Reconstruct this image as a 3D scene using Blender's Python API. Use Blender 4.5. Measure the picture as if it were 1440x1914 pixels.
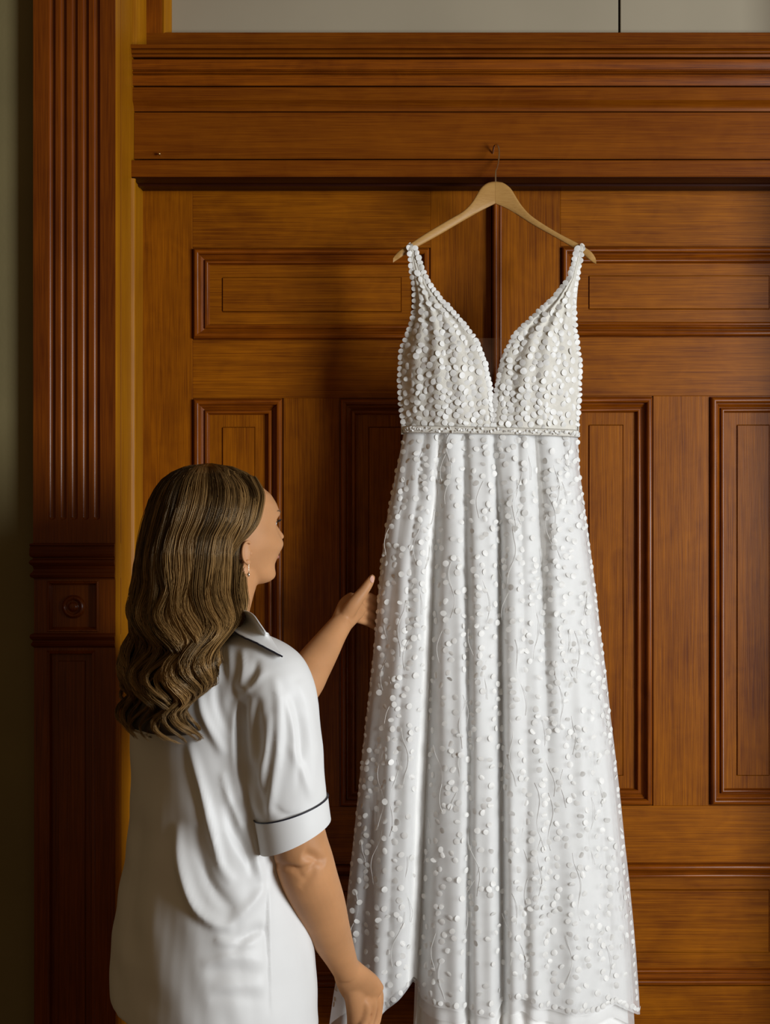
import bpy, bmesh, math, random
import numpy as np
from mathutils import Vector
from mathutils.bvhtree import BVHTree
random.seed(7); rng = np.random.default_rng(7)
for o in list(bpy.data.objects): bpy.data.objects.remove(o)
SC = bpy.context.scene; COL = SC.collection
PI = math.pi

# ------------------------------------------------------------ camera, light, exposure
F_PX = 2500.0; CZ = 1.56; CD = 3.0
cam = bpy.data.cameras.new('camera'); cam_o = bpy.data.objects.new('camera', cam); COL.objects.link(cam_o)
cam_o.location = (0, -CD, CZ); cam_o.rotation_euler = (PI/2, 0, 0)
cam.sensor_fit = 'HORIZONTAL'; cam.sensor_width = 36; cam.lens = 36*F_PX/1440
SC.camera = cam_o
world = bpy.data.worlds.new('world'); SC.world = world; world.use_nodes = True
bg = world.node_tree.nodes['Background']
bg.inputs[0].default_value = (1.0, 0.66, 0.34, 1); bg.inputs[1].default_value = 0.125
def area(name, loc, target, sx, sy, power, col):
    l = bpy.data.lights.new(name, 'AREA'); l.shape = 'RECTANGLE'; l.size = sx; l.size_y = sy
    l.energy = power; l.color = col
    o = bpy.data.objects.new(name, l); COL.objects.link(o); o.location = loc
    o.rotation_euler = (Vector(target)-Vector(loc)).to_track_quat('-Z', 'Y').to_euler(); return o
area('window_daylight', (2.72, -2.95, 1.70), (0.0, -0.2, 1.3), 1.15, 1.8, 150, (0.93, 0.97, 1.0))
vs = SC.view_settings; SC.display_settings.display_device = 'sRGB'
vs.view_transform = 'Standard'; vs.look = 'None'; vs.gamma = 1; vs.exposure = 0.0; vs.use_curve_mapping = False

# ------------------------------------------------------------ helpers
def P(px, py, Y):
    d = CD+Y
    return Vector(((px-720)*d/F_PX, Y, CZ-(py-957)*d/F_PX))
def X(px, Y): return (px-720)*(CD+Y)/F_PX
def Z(py, Y): return CZ-(py-957)*(CD+Y)/F_PX
def px_of(co):
    d = co[:, 1]+CD
    return 720+co[:, 0]*F_PX/d, 957-(co[:, 2]-CZ)*F_PX/d
def interp(v, xs, ys): return np.interp(v, xs, ys)
def tag(o, label=None, cat=None, group=None, kind=None):
    if label: o['label'] = label
    if cat: o['category'] = cat
    if group: o['group'] = group
    if kind: o['kind'] = kind
    return o
def mesh_obj(name, verts, faces, mat, parent=None, smooth=None):
    me = bpy.data.meshes.new(name)
    me.from_pydata([tuple(v) for v in verts], [], [tuple(f) for f in faces]); me.update()
    return finish(name, me, mat, parent, smooth)
def finish(name, me, mat, parent=None, smooth=None):
    if smooth is not None:
        me.polygons.foreach_set('use_smooth', [True]*len(me.polygons))
        if smooth < 180: me.set_sharp_from_angle(angle=math.radians(smooth))
    if mat and not me.materials: me.materials.append(mat)
    o = bpy.data.objects.new(name, me); COL.objects.link(o)
    if parent:
        o.parent = parent; o.matrix_parent_inverse = parent.matrix_basis.inverted()
    return o
def empty(name, loc=(0, 0, 0)):
    o = bpy.data.objects.new(name, None); COL.objects.link(o); o.location = loc; o.empty_display_size = .05
    return o
def recalc(me):
    bm = bmesh.new(); bm.from_mesh(me); bmesh.ops.recalc_face_normals(bm, faces=bm.faces); bm.to_mesh(me); bm.free()
def box(name, x0, x1, y0, y1, z0, z1, mat, parent=None, bevel=.0008):
    bm = bmesh.new(); bmesh.ops.create_cube(bm, size=1)
    for v in bm.verts:
        v.co = Vector((x0 if v.co.x < 0 else x1, y0 if v.co.y < 0 else y1, z0 if v.co.z < 0 else z1))
    if bevel: bmesh.ops.bevel(bm, geom=bm.edges[:], offset=bevel, segments=1, affect='EDGES')
    me = bpy.data.meshes.new(name); bm.to_mesh(me); bm.free()
    return finish(name, me, mat, parent)
def grid_faces(n, m, closed=False, off=0, flip=False):
    f = []
    mm = m if closed else m-1
    for i in range(n-1):
        for j in range(mm):
            a, b, c, d = off+i*m+j, off+i*m+(j+1) % m, off+(i+1)*m+(j+1) % m, off+(i+1)*m+j
            f.append((a, d, c, b) if flip else (a, b, c, d))
    return f
def loft(rings, cap=True):
    n, m = len(rings), len(rings[0]); V = [tuple(p) for r in rings for p in r]; Fc = grid_faces(n, m, True)
    if cap:
        for r, base, rev in ((rings[0], 0, True), (rings[-1], (n-1)*m, False)):
            c = np.mean(np.array(r, float), 0); V.append(tuple(c)); ci = len(V)-1
            for j in range(m):
                a, b = base+j, base+(j+1) % m
                Fc.append((b, a, ci) if rev else (a, b, ci))
    return V, Fc
def tube(path, radii, m=12, cap=True, flat=None, up=None):
    """path: vectors; radii: float or list; flat: per point (ru, rv) radii"""
    pts = [Vector(p) for p in path]; n = len(pts)
    if isinstance(radii, (int, float)): radii = [radii]*n
    rings = []; ref = Vector(up) if up else None
    for i in range(n):
        t = (pts[min(i+1, n-1)]-pts[max(i-1, 0)]).normalized()
        if ref is None:
            ref = t.orthogonal().normalized()
        u = (ref-t*ref.dot(t)).normalized(); v = t.cross(u)
        if not up: ref = u
        ru, rv = (flat[i] if flat else (radii[i], radii[i]))
        rings.append([pts[i]+u*ru*math.cos(2*PI*j/m)+v*rv*math.sin(2*PI*j/m) for j in range(m)])
    return loft(rings, cap)
def smooth_path(pts, k=6):
    """catmull-rom through pts (any dimension)"""
    A = np.array([list(p) for p in pts], float); n = len(A); out = []
    for i in range(n-1):
        p0, p1, p2, p3 = A[max(i-1, 0)], A[i], A[i+1], A[min(i+2, n-1)]
        for s in range(k):
            t = s/k
            out.append(.5*((2*p1)+(-p0+p2)*t+(2*p0-5*p1+4*p2-p3)*t*t+(-p0+3*p1-3*p2+p3)*t**3))
    out.append(A[-1]); return np.array(out)
def merge(parts):
    V, Fc = [], []
    for v, f in parts:
        o = len(V); V += list(v); Fc += [tuple(i+o for i in q) for q in f]
    return V, Fc
def extrude_x(name, prof, x0, x1, mat, parent, smooth=25):
    """closed polygon profile of (Y, z)"""
    n = len(prof)
    V = [(x0, p[0], p[1]) for p in prof]+[(x1, p[0], p[1]) for p in prof]
    Fc = [(i, (i+1) % n, n+(i+1) % n, n+i) for i in range(n)]+[tuple(range(n))[::-1], tuple(range(n, 2*n))]
    o = mesh_obj(name, V, Fc, mat, parent); recalc(o.data)
    o.data.polygons.foreach_set('use_smooth', [True]*len(o.data.polygons)); o.data.set_sharp_from_angle(angle=math.radians(smooth))
    return o
def extrude_z(name, prof, z0, z1, mat, parent, smooth=25):
    n = len(prof)
    V = [(p[0], p[1], z0) for p in prof]+[(p[0], p[1], z1) for p in prof]
    Fc = [(i, (i+1) % n, n+(i+1) % n, n+i) for i in range(n)]+[tuple(range(n))[::-1], tuple(range(n, 2*n))]
    o = mesh_obj(name, V, Fc, mat, parent); recalc(o.data)
    o.data.polygons.foreach_set('use_smooth', [True]*len(o.data.polygons)); o.data.set_sharp_from_angle(angle=math.radians(smooth))
    return o
def voxel(V, Fc, size):
    me = bpy.data.meshes.new('tmp'); me.from_pydata([tuple(v) for v in V], [], Fc); me.update(); recalc(me)
    o = bpy.data.objects.new('tmp', me); COL.objects.link(o)
    md = o.modifiers.new('r', 'REMESH'); md.mode = 'VOXEL'; md.voxel_size = size
    dg = bpy.context.evaluated_depsgraph_get(); dg.update()
    out = bpy.data.meshes.new_from_object(o.evaluated_get(dg))
    bpy.data.objects.remove(o); return out
def get_co(me):
    a = np.empty(len(me.vertices)*3); me.vertices.foreach_get('co', a); return a.reshape(-1, 3)
def set_co(me, co): me.vertices.foreach_set('co', co.ravel()); me.update()
def get_no(me):
    a = np.empty(len(me.vertices)*3); me.vertices.foreach_get('normal', a); return a.reshape(-1, 3)
def lap(me, it, k=.5, mask=None):
    e = np.empty(len(me.edges)*2, dtype=np.int64); me.edges.foreach_get('vertices', e); e = e.reshape(-1, 2)
    co = get_co(me); n = len(co); cnt = np.bincount(e.ravel(), minlength=n)[:, None]
    for _ in range(it):
        s = np.zeros_like(co)
        for a in range(3):
            s[:, a] = np.bincount(e[:, 0], co[e[:, 1], a], n)+np.bincount(e[:, 1], co[e[:, 0], a], n)
        d = (s/np.maximum(cnt, 1)-co)*k
        if mask is not None: d *= mask[:, None]
        co = co+d
    set_co(me, co)
def fold(me, lines, facing=True):
    """press ridges (+) and furrows (-) into a cloth mesh along lines given in picture units"""
    co = get_co(me); no = get_no(me); qx, qy = px_of(co)
    for pts, w, amp in lines:
        pp = smooth_path(pts, 5)[:, :2]; best = np.full(len(co), 1e9); tt = np.zeros(len(co)); n = len(pp)-1
        for i in range(n):
            a, b = pp[i], pp[i+1]; ab = b-a; L2 = max(ab@ab, 1e-6)
            t = np.clip(((qx-a[0])*ab[0]+(qy-a[1])*ab[1])/L2, 0, 1)
            d = np.hypot(qx-a[0]-t*ab[0], qy-a[1]-t*ab[1])
            m = d < best; best[m] = d[m]; tt[m] = (i+t[m])/n
        ends = np.sin(PI*np.clip(tt, 0, 1))**.8
        g = np.exp(-(best/w)**2)*ends*amp
        if facing: g *= np.clip(-no[:, 1]*2.5, 0, 1)
        co = co+no*g[:, None]
    set_co(me, co)

# ------------------------------------------------------------ materials
def new_mat(name):
    m = bpy.data.materials.new(name); m.use_nodes = True; nt = m.node_tree
    return m, nt, nt.nodes, nt.links, nt.nodes['Principled BSDF']
def wood(name, light, dark, axis='z', rough=.38, fleck=.35, contrast=1.0, spec=.16):
    m, nt, N, L, b = new_mat(name)
    tc = N.new('ShaderNodeTexCoord'); info = N.new('ShaderNodeObjectInfo')
    add = N.new('ShaderNodeVectorMath'); add.operation = 'ADD'
    mul = N.new('ShaderNodeVectorMath'); mul.operation = 'SCALE'; mul.inputs[3].default_value = 7.0
    comb = N.new('ShaderNodeCombineXYZ')
    for i in range(3): L.new(info.outputs['Random'], comb.inputs[i])
    L.new(comb.outputs[0], mul.inputs[0]); L.new(tc.outputs['Object'], add.inputs[0]); L.new(mul.outputs[0], add.inputs[1])
    def noise(sc, scale, detail, rgh=.55, dist=0):
        mp = N.new('ShaderNodeMapping'); mp.inputs['Scale'].default_value = sc; L.new(add.outputs[0], mp.inputs[0])
        n = N.new('ShaderNodeTexNoise'); n.inputs['Scale'].default_value = scale; n.inputs['Detail'].default_value = detail
        n.inputs['Roughness'].default_value = rgh; n.inputs['Distortion'].default_value = dist
        L.new(mp.outputs[0], n.inputs['Vector']); return n.outputs['Fac']
    S = (lambda a, c: (a, a, c)) if axis == 'z' else (lambda a, c: (c, a, a))
    fine = noise(S(1, .018), 420, 4, .6)
    broad = noise(S(1, .09), 22, 3, .5, .6)
    blot = noise((1, 1, 1), 5, 2)
    fl = noise(S(.45, .35), 40, 2, .4, 1.5)
    def math_(op, a, c):
        n = N.new('ShaderNodeMath'); n.operation = op
        for i, q in enumerate((a, c)):
            if isinstance(q, (int, float)): n.inputs[i].default_value = q
            else: L.new(q, n.inputs[i])
        return n.outputs[0]
    f = math_('ADD', math_('MULTIPLY', fine, .72*contrast), math_('MULTIPLY', broad, .36))
    f = math_('ADD', f, math_('MULTIPLY', blot, .25))
    f = math_('ADD', f, math_('MULTIPLY', fl, fleck*.5))
    f = math_('SUBTRACT', f, .375+.25*fleck*.5+.36*(contrast-1))
    r = N.new('ShaderNodeValToRGB'); L.new(f, r.inputs[0])
    r.color_ramp.elements[0].position = .12; r.color_ramp.elements[0].color = (*dark, 1)
    r.color_ramp.elements[1].position = .62; r.color_ramp.elements[1].color = (*light, 1)
    L.new(r.outputs[0], b.inputs['Base Color'])
    b.inputs['Roughness'].default_value = rough; b.inputs['Specular IOR Level'].default_value = spec
    bp = N.new('ShaderNodeBump'); bp.inputs['Strength'].default_value = .12; bp.inputs['Distance'].default_value = .0015
    L.new(fine, bp.inputs['Height']); L.new(bp.outputs[0], b.inputs['Normal'])
    return m
OAK_L, OAK_D = (.36, .110, .0016), (.11, .024, .0007)
RED_L, RED_D = (.31, .080, .0020), (.075, .013, .0010)
oak_v = wood('oak_upright_grain', OAK_L, OAK_D, 'z')
oak_h = wood('oak_level_grain', OAK_L, OAK_D, 'x')
red_v = wood('red_stained_upright_grain', RED_L, RED_D, 'z', .32, spec=.3)
red_h = wood('red_stained_level_grain', RED_L, RED_D, 'x', .32, spec=.2)
head_h = wood('header_oak', (.245, .068, .0024), (.105, .021, .0010), 'x', .34)
pil_v = wood('pilaster_oak', (.25, .060, .0022), (.085, .015, .0010), 'z', .3, .15, spec=.32)
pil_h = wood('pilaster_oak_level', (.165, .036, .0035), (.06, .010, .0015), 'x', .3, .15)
side_lit_v = wood('side_lit_oak', (.45, .185, .004), (.24, .08, .002), 'z', .4, .15)  # reveals and beads: golden side light put into the oak colour
beech = wood('beech_hanger_wood', (.52, .30, .10), (.36, .19, .055), 'x', .4, .1, .8)
floor_w = wood('floor_oak', (.10, .04, .012), (.04, .015, .005), 'x', .35)
def plain(name, col, rough=.5, metal=0, noise=.0, nscale=30, bump=0, bscale=400, sss=0, spec=.5, sheen=0):
    m, nt, N, L, b = new_mat(name)
    b.inputs['Base Color'].default_value = (*col, 1); b.inputs['Roughness'].default_value = rough
    b.inputs['Metallic'].default_value = metal; b.inputs['Specular IOR Level'].default_value = spec
    tc = N.new('ShaderNodeTexCoord')
    if noise:
        n = N.new('ShaderNodeTexNoise'); n.inputs['Scale'].default_value = nscale; n.inputs['Detail'].default_value = 4
        L.new(tc.outputs['Object'], n.inputs['Vector'])
        r = N.new('ShaderNodeValToRGB'); L.new(n.outputs['Fac'], r.inputs[0])
        r.color_ramp.elements[0].position = .3; r.color_ramp.elements[1].position = .7
        r.color_ramp.elements[0].color = (*[c*(1-noise) for c in col], 1); r.color_ramp.elements[1].color = (*[min(c*(1+noise), 1) for c in col], 1)
        L.new(r.outputs[0], b.inputs['Base Color'])
    if bump:
        n2 = N.new('ShaderNodeTexNoise'); n2.inputs['Scale'].default_value = bscale; n2.inputs['Detail'].default_value = 3
        L.new(tc.outputs['Object'], n2.inputs['Vector'])
        bp = N.new('ShaderNodeBump'); bp.inputs['Strength'].default_value = bump; bp.inputs['Distance'].default_value = .002
        L.new(n2.outputs['Fac'], bp.inputs['Height']); L.new(bp.outputs[0], b.inputs['Normal'])
    if sss:
        b.inputs['Subsurface Weight'].default_value = sss; b.inputs['Subsurface Radius'].default_value = (.012, .005, .003)
        b.inputs['Subsurface Scale'].default_value = .5
    if sheen: b.inputs['Sheen Weight'].default_value = sheen
    return m
wall_m = plain('olive_plaster', (.17, .135, .055), .8, noise=.08, nscale=6, bump=.15, bscale=120)
pane_m = plain('grey_frosted_pane', (.33, .285, .205), .35, noise=.06, nscale=3)
gap_m = plain('dark_gap', (.02, .012, .008), .8)
brass = plain('aged_brass', (.62, .42, .18), .35, 1)
steel = plain('bright_steel_wire', (.8, .74, .62), .2, 1)
skin = plain('skin', (.52, .255, .112), .52, noise=.10, nscale=14, bump=.08, bscale=500, sss=.12, spec=.3)
nail_m = plain('nail_varnish', (.72, .42, .33), .2)
satin = plain('white_satin', (.73, .73, .72), .46, spec=.3, noise=.02, nscale=10, bump=.05, bscale=900)
lace_w = plain('petal_satin', (.76, .75, .72), .48, noise=.04, nscale=200)
lining_m = plain('ivory_lining', (.90, .895, .87), .6, noise=.03, nscale=25, bump=.2, bscale=500, sheen=.2)
bodice_m = plain('bodice_tulle_on_lining', (.66, .63, .56), .6, noise=.07, nscale=90, bump=.4, bscale=600)
pipe_m = plain('navy_piping', (.012, .012, .022), .5)
eye_m = plain('eye_white', (.7, .68, .65), .2); lash_m = plain('dark_lashes', (.012, .008, .005), .6)
lip_m = plain('lip', (.5, .2, .15), .4)
def sheer(name, col, fac):
    m, nt, N, L, b = new_mat(name)
    tr = N.new('ShaderNodeBsdfTransparent'); mx = N.new('ShaderNodeMixShader'); tl = N.new('ShaderNodeBsdfTranslucent')
    tl.inputs[0].default_value = (*col, 1); b.inputs['Base Color'].default_value = (*col, 1); b.inputs['Roughness'].default_value = .55
    m2 = N.new('ShaderNodeMixShader'); m2.inputs[0].default_value = .15; L.new(b.outputs[0], m2.inputs[1]); L.new(tl.outputs[0], m2.inputs[2])
    tc = N.new('ShaderNodeTexCoord'); n = N.new('ShaderNodeTexNoise'); n.inputs['Scale'].default_value = 18
    L.new(tc.outputs['Object'], n.inputs['Vector'])
    mr = N.new('ShaderNodeMapRange'); mr.inputs[1].default_value = .3; mr.inputs[2].default_value = .7
    mr.inputs[3].default_value = fac-.06; mr.inputs[4].default_value = fac+.06
    L.new(n.outputs['Fac'], mr.inputs[0]); L.new(mr.outputs[0], mx.inputs[0])
    L.new(tr.outputs[0], mx.inputs[1]); L.new(m2.outputs[0], mx.inputs[2]); L.new(mx.outputs[0], N['Material Output'].inputs[0])
    return m
tulle = sheer('white_tulle', (.95, .95, .94), .52)
nude = sheer('nude_illusion_mesh', (.16, .06, .012), .16)
def hair_mat():
    m, nt, N, L, b = new_mat('brown_hair')
    a = N.new('ShaderNodeAttribute'); a.attribute_name = 'tone'
    r = N.new('ShaderNodeValToRGB'); L.new(a.outputs['Fac'], r.inputs[0])
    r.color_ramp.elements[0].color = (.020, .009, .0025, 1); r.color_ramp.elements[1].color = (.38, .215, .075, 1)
    L.new(r.outputs[0], b.inputs['Base Color'])
    b.inputs['Roughness'].default_value = .30; b.inputs['Specular IOR Level'].default_value = .55; b.inputs['Specular Tint'].default_value = (1, .80, .55, 1)
    return m
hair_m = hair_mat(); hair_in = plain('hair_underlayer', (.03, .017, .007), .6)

# ------------------------------------------------------------ door leaves
def panel_moulding(x0, x1, z0, z1, parent):
    prof = [(0, -.004), (.0022, -.004), (.003, .003)]
    for k in range(9):
        a = PI*k/8; prof.append((.0095-.0065*math.cos(a), .004+.0075*math.sin(a)))
    prof += [(.0165, -.001), (.0185, -.001), (.022, -.004), (.0255, -.0065), (.0265, -.0065)]
    for k in range(7):
        a = PI*k/6; prof.append((.0308-.0042*math.cos(a), -.0045+.0045*math.sin(a)))
    prof += [(.0355, -.011), (.037, -.0125)]
    V = []
    for o, h in prof:
        V += [(x0+o, -h, z0+o), (x1-o, -h, z0+o), (x1-o, -h, z1-o), (x0+o, -h, z1-o)]
    Fc = grid_faces(len(prof), 4, True)
    # split corners so that mitres stay crisp
    VV, FF = [], []
    for f in Fc:
        FF.append(tuple(range(len(VV), len(VV)+4))); VV += [V[i] for i in f]
    o = mesh_obj('panel_moulding', VV, FF, red_v)
    me = o.data; bm = bmesh.new(); bm.from_mesh(me)
    bmesh.ops.remove_doubles(bm, verts=bm.verts, dist=1e-6); bmesh.ops.recalc_face_normals(bm, faces=bm.faces)
    if sum(f.normal.y*f.calc_area() for f in bm.faces) > 0: bmesh.ops.reverse_faces(bm, faces=bm.faces)
    bm.to_mesh(me); bm.free()
    me.materials.append(red_h)
    for p in me.polygons:
        c = p.center; dx = min(c.x-x0, x1-c.x); dz = min(c.z-z0, z1-c.z)
        p.material_index = 1 if dz < dx else 0
        p.use_smooth = True
    me.set_sharp_from_angle(angle=math.radians(35))
    o.parent = parent
    return o
def panel(x0, x1, z0, z1, fx0, fx1, fz0, fz1, m, parent):
    """one board with a low raised field"""
    base, up, t = .0125, .0028, .0012
    g = t+.0012
    ys = [(x0, x1, z0, z1, base), (fx0-g, fx1+g, fz0-g, fz1+g, base), (fx0-t, fx1+t, fz0-t, fz1+t, base+.0022), (fx0, fx1, fz0, fz1, base-up)]
    V = [(x0, .03, z0), (x1, .03, z0), (x1, .03, z1), (x0, .03, z1)]
    for a, b_, c, d, y in ys: V += [(a, y, c), (b_, y, c), (b_, y, d), (a, y, d)]
    Fc = grid_faces(5, 4, True)+[(0, 3, 2, 1), (16, 17, 18, 19)]
    o = mesh_obj('panel', V, Fc, m, parent); recalc(o.data); return o
def leaf(name, XL, XR, xs, ys, zb, zt):
    """xs: panel columns px (a0,a1,b0,b1); ys: (top panel top, bottom, tall top, tall bottom, low top, low bottom)"""
    root = empty(name); tag(root, kind='structure')
    x = [X(v, 0) for v in xs]; z = [Z(v, 0) for v in ys]; T = .045
    box('stile', XL, x[0], 0, T, zb, zt, oak_v, root)
    box('stile', x[3], XR, 0, T, zb, zt, oak_v, root)
    for a, b_ in ((z[0], zt), (z[2], z[1]), (z[4], z[3]), (zb, z[5])): box('rail', x[0], x[3], 0, T, a, b_, oak_h, root)
    box('mullion', x[1], x[2], 0, T, z[3], z[2], oak_v, root)
    i, k = .036, .069
    for a, b_, c, d, m in ((x[0], x[3], z[1], z[0], oak_h), (x[0], x[1], z[3], z[2], oak_v), (x[2], x[3], z[3], z[2], oak_v), (x[0], x[3], z[5], z[4], oak_h)):
        panel_moulding(a, b_, c, d, root)
        panel(a+i, b_-i, c+i, d-i, a+k-.002, b_-k+.002, c+k-.002 if m is oak_v or c > 1 else c+k+.004, d-k+.003, m, root)
    return root
XC = X(919, 0); ZT = 2.30
XOL = -.5466; XOR = 2*X(926, 0)-XOL
leaf('door_1', XOL-.02, XC, (360, 530, 635, 805), (463, 636, 744, 1508, 1615, 1846), .01, ZT)
d2 = leaf('door_2', XC+.0015, XOR+.02, (1048, 1221.5, 1326, 1496), (460, 631, 740, 1506, 1612, 1843), .01, ZT)
# astragal bead on the meeting edge
cx = XC+.0015; pr = [(cx, .0), (cx, -.016)]
for k in range(9):
    a = PI-PI*k/8; pr.append((cx+.006+.006*math.cos(a), -.018-.007*math.sin(a)))
pr += [(cx+.013, -.010), (cx+.015, -.010)]
for k in range(5):
    a = PI-PI*k/4; pr.append((cx+.018+.003*math.cos(a), -.009-.003*math.sin(a)))
pr += [(cx+.0225, 0)]
extrude_z('astragal', pr, .01, ZT, red_v, d2, 30)

# ------------------------------------------------------------ header over the doors
def zy(py, Y): return (Y, Z(py, Y))
hd = empty('trim_1'); tag(hd, kind='structure')
def cove(p0, Y0, p1, Y1, n=8, s=1):
    out = []
    for k in range(n+1):
        t = k/n; out.append(zy(p0+(p1-p0)*t, Y0+(Y1-Y0)*(t**2 if s > 0 else 1-(1-t)**2)))
    return out
def bead(p0, p1, Yb, h, n=6):
    return [zy(p0+(p1-p0)*k/n, Yb-h*math.sin(PI*k/n)) for k in range(n+1)]
top = [(-.03, Z(83, -.128)), zy(83, -.128), zy(90, -.128), zy(91.3, -.121)]
top += bead(92, 100, -.118, .004)+[zy(100.6, -.113), zy(101.5, -.116), zy(106.5, -.114), zy(108, -.100), (-.03, Z(108, -.100))]
extrude_x('cornice_cap', top, XOL, XOR, head_h, hd)
m1 = [(-.03, Z(108.2, -.1)), zy(110.8, -.100), zy(111.2, -.113)]+cove(112, -.113, 130, -.1085)+[zy(131, -.101), zy(132.6, -.101)]+bead(133, 138.5, -.104, .005)+[zy(139.5, -.099), zy(141, -.099), zy(141.3, -.107)]+cove(142, -.107, 160, -.103)+[zy(161, -.095), (-.03, Z(161, -.095))]
extrude_x('cornice_moulding', m1, XOL, XOR, red_h, hd)
m2 = [(-.03, Z(161.2, -.095)), zy(163, -.095), zy(163.3, -.106), zy(186, -.106)]
m2 += [zy(187+21*t/8, -.106+.016*math.sin(t/8*PI/2)) for t in range(9)]+[zy(209.5, -.084), (-.03, Z(209.5, -.084))]
extrude_x('bed_moulding', m2, XOL, XOR, head_h, hd)
extrude_x('frieze_board', [(-.03, Z(209.6, -.09)), zy(210.5, -.090), zy(297, -.090), (-.03, Z(297, -.09))], XOL+.0005, XOR, head_h, hd)
fs = [(0.07, Z(299.5, -.12)), zy(299.5, -.119), zy(300.5, -.12), zy(328.5, -.12), zy(330.5, -.1185), (-.117, 2.284), (.07, 2.284)]
extrude_x('fascia_board', fs, XOL, XOR, head_h, hd)
extrude_x('soffit_board', [(-.118, 2.2838), (-.118, 2.2812), (-.114, 2.28), (-.062, 2.28), (-.060, 2.276), (-.046, 2.276), (-.044, 2.28), (.06, 2.28), (.06, 2.2838)], XOL+.001, XOR-.001, wood('shaded_soffit_oak', (.040, .007, .0012), (.015, .0025, .0006), 'x', .4), hd)  # dark red oak, darkened further so its colour carries the shade underneath
# small brass nail in the frieze
nv, nf = tube([P(296, 288, -.088), P(297.5, 287.5, -.094), P(298, 287.5, -.099), P(298, 287.5, -.101)], [.0015, .0018, .0032, .0016], 12)
mesh_obj('nail', nv, nf, brass, hd, 60)

# ------------------------------------------------------------ jambs and pilasters
def jamb(name, mir):
    s = (lambda v: v) if not mir else (lambda v: XOL+XOR-v)
    root = empty(name); tag(root, kind='structure')
    x0 = XOL
    def ez(n, pr, z0, z1, m): return extrude_z(n, [(s(a), b) for a, b in pr], z0, z1, m, root, 30)
    # reveal board with a groove, standing forward of the header
    ez('reveal_board', [(x0-.03, -.286), (x0-.001, -.286), (x0, -.284), (x0, -.237), (x0-.004, -.236), (x0-.004, -.229), (x0, -.228), (x0, -.05), (x0-.03, -.05)], 0, 3.2, side_lit_v)
    pr = [(x0-.02, -.04), (x0-.02, -.118), (x0-.001, -.1185)]
    for k in range(9):
        a = -PI/2+PI*k/8; pr.append((x0+.0015+.0065*math.cos(a), -.1105+.0065*math.sin(a)))
    pr += [(x0+.003, -.102), (x0+.0035, .04), (x0-.02, .04)]
    ez('door_jamb', pr, 0, 2.2795, side_lit_v)
    return root
jamb('trim_2', False); jamb('trim_3', True)

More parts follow.
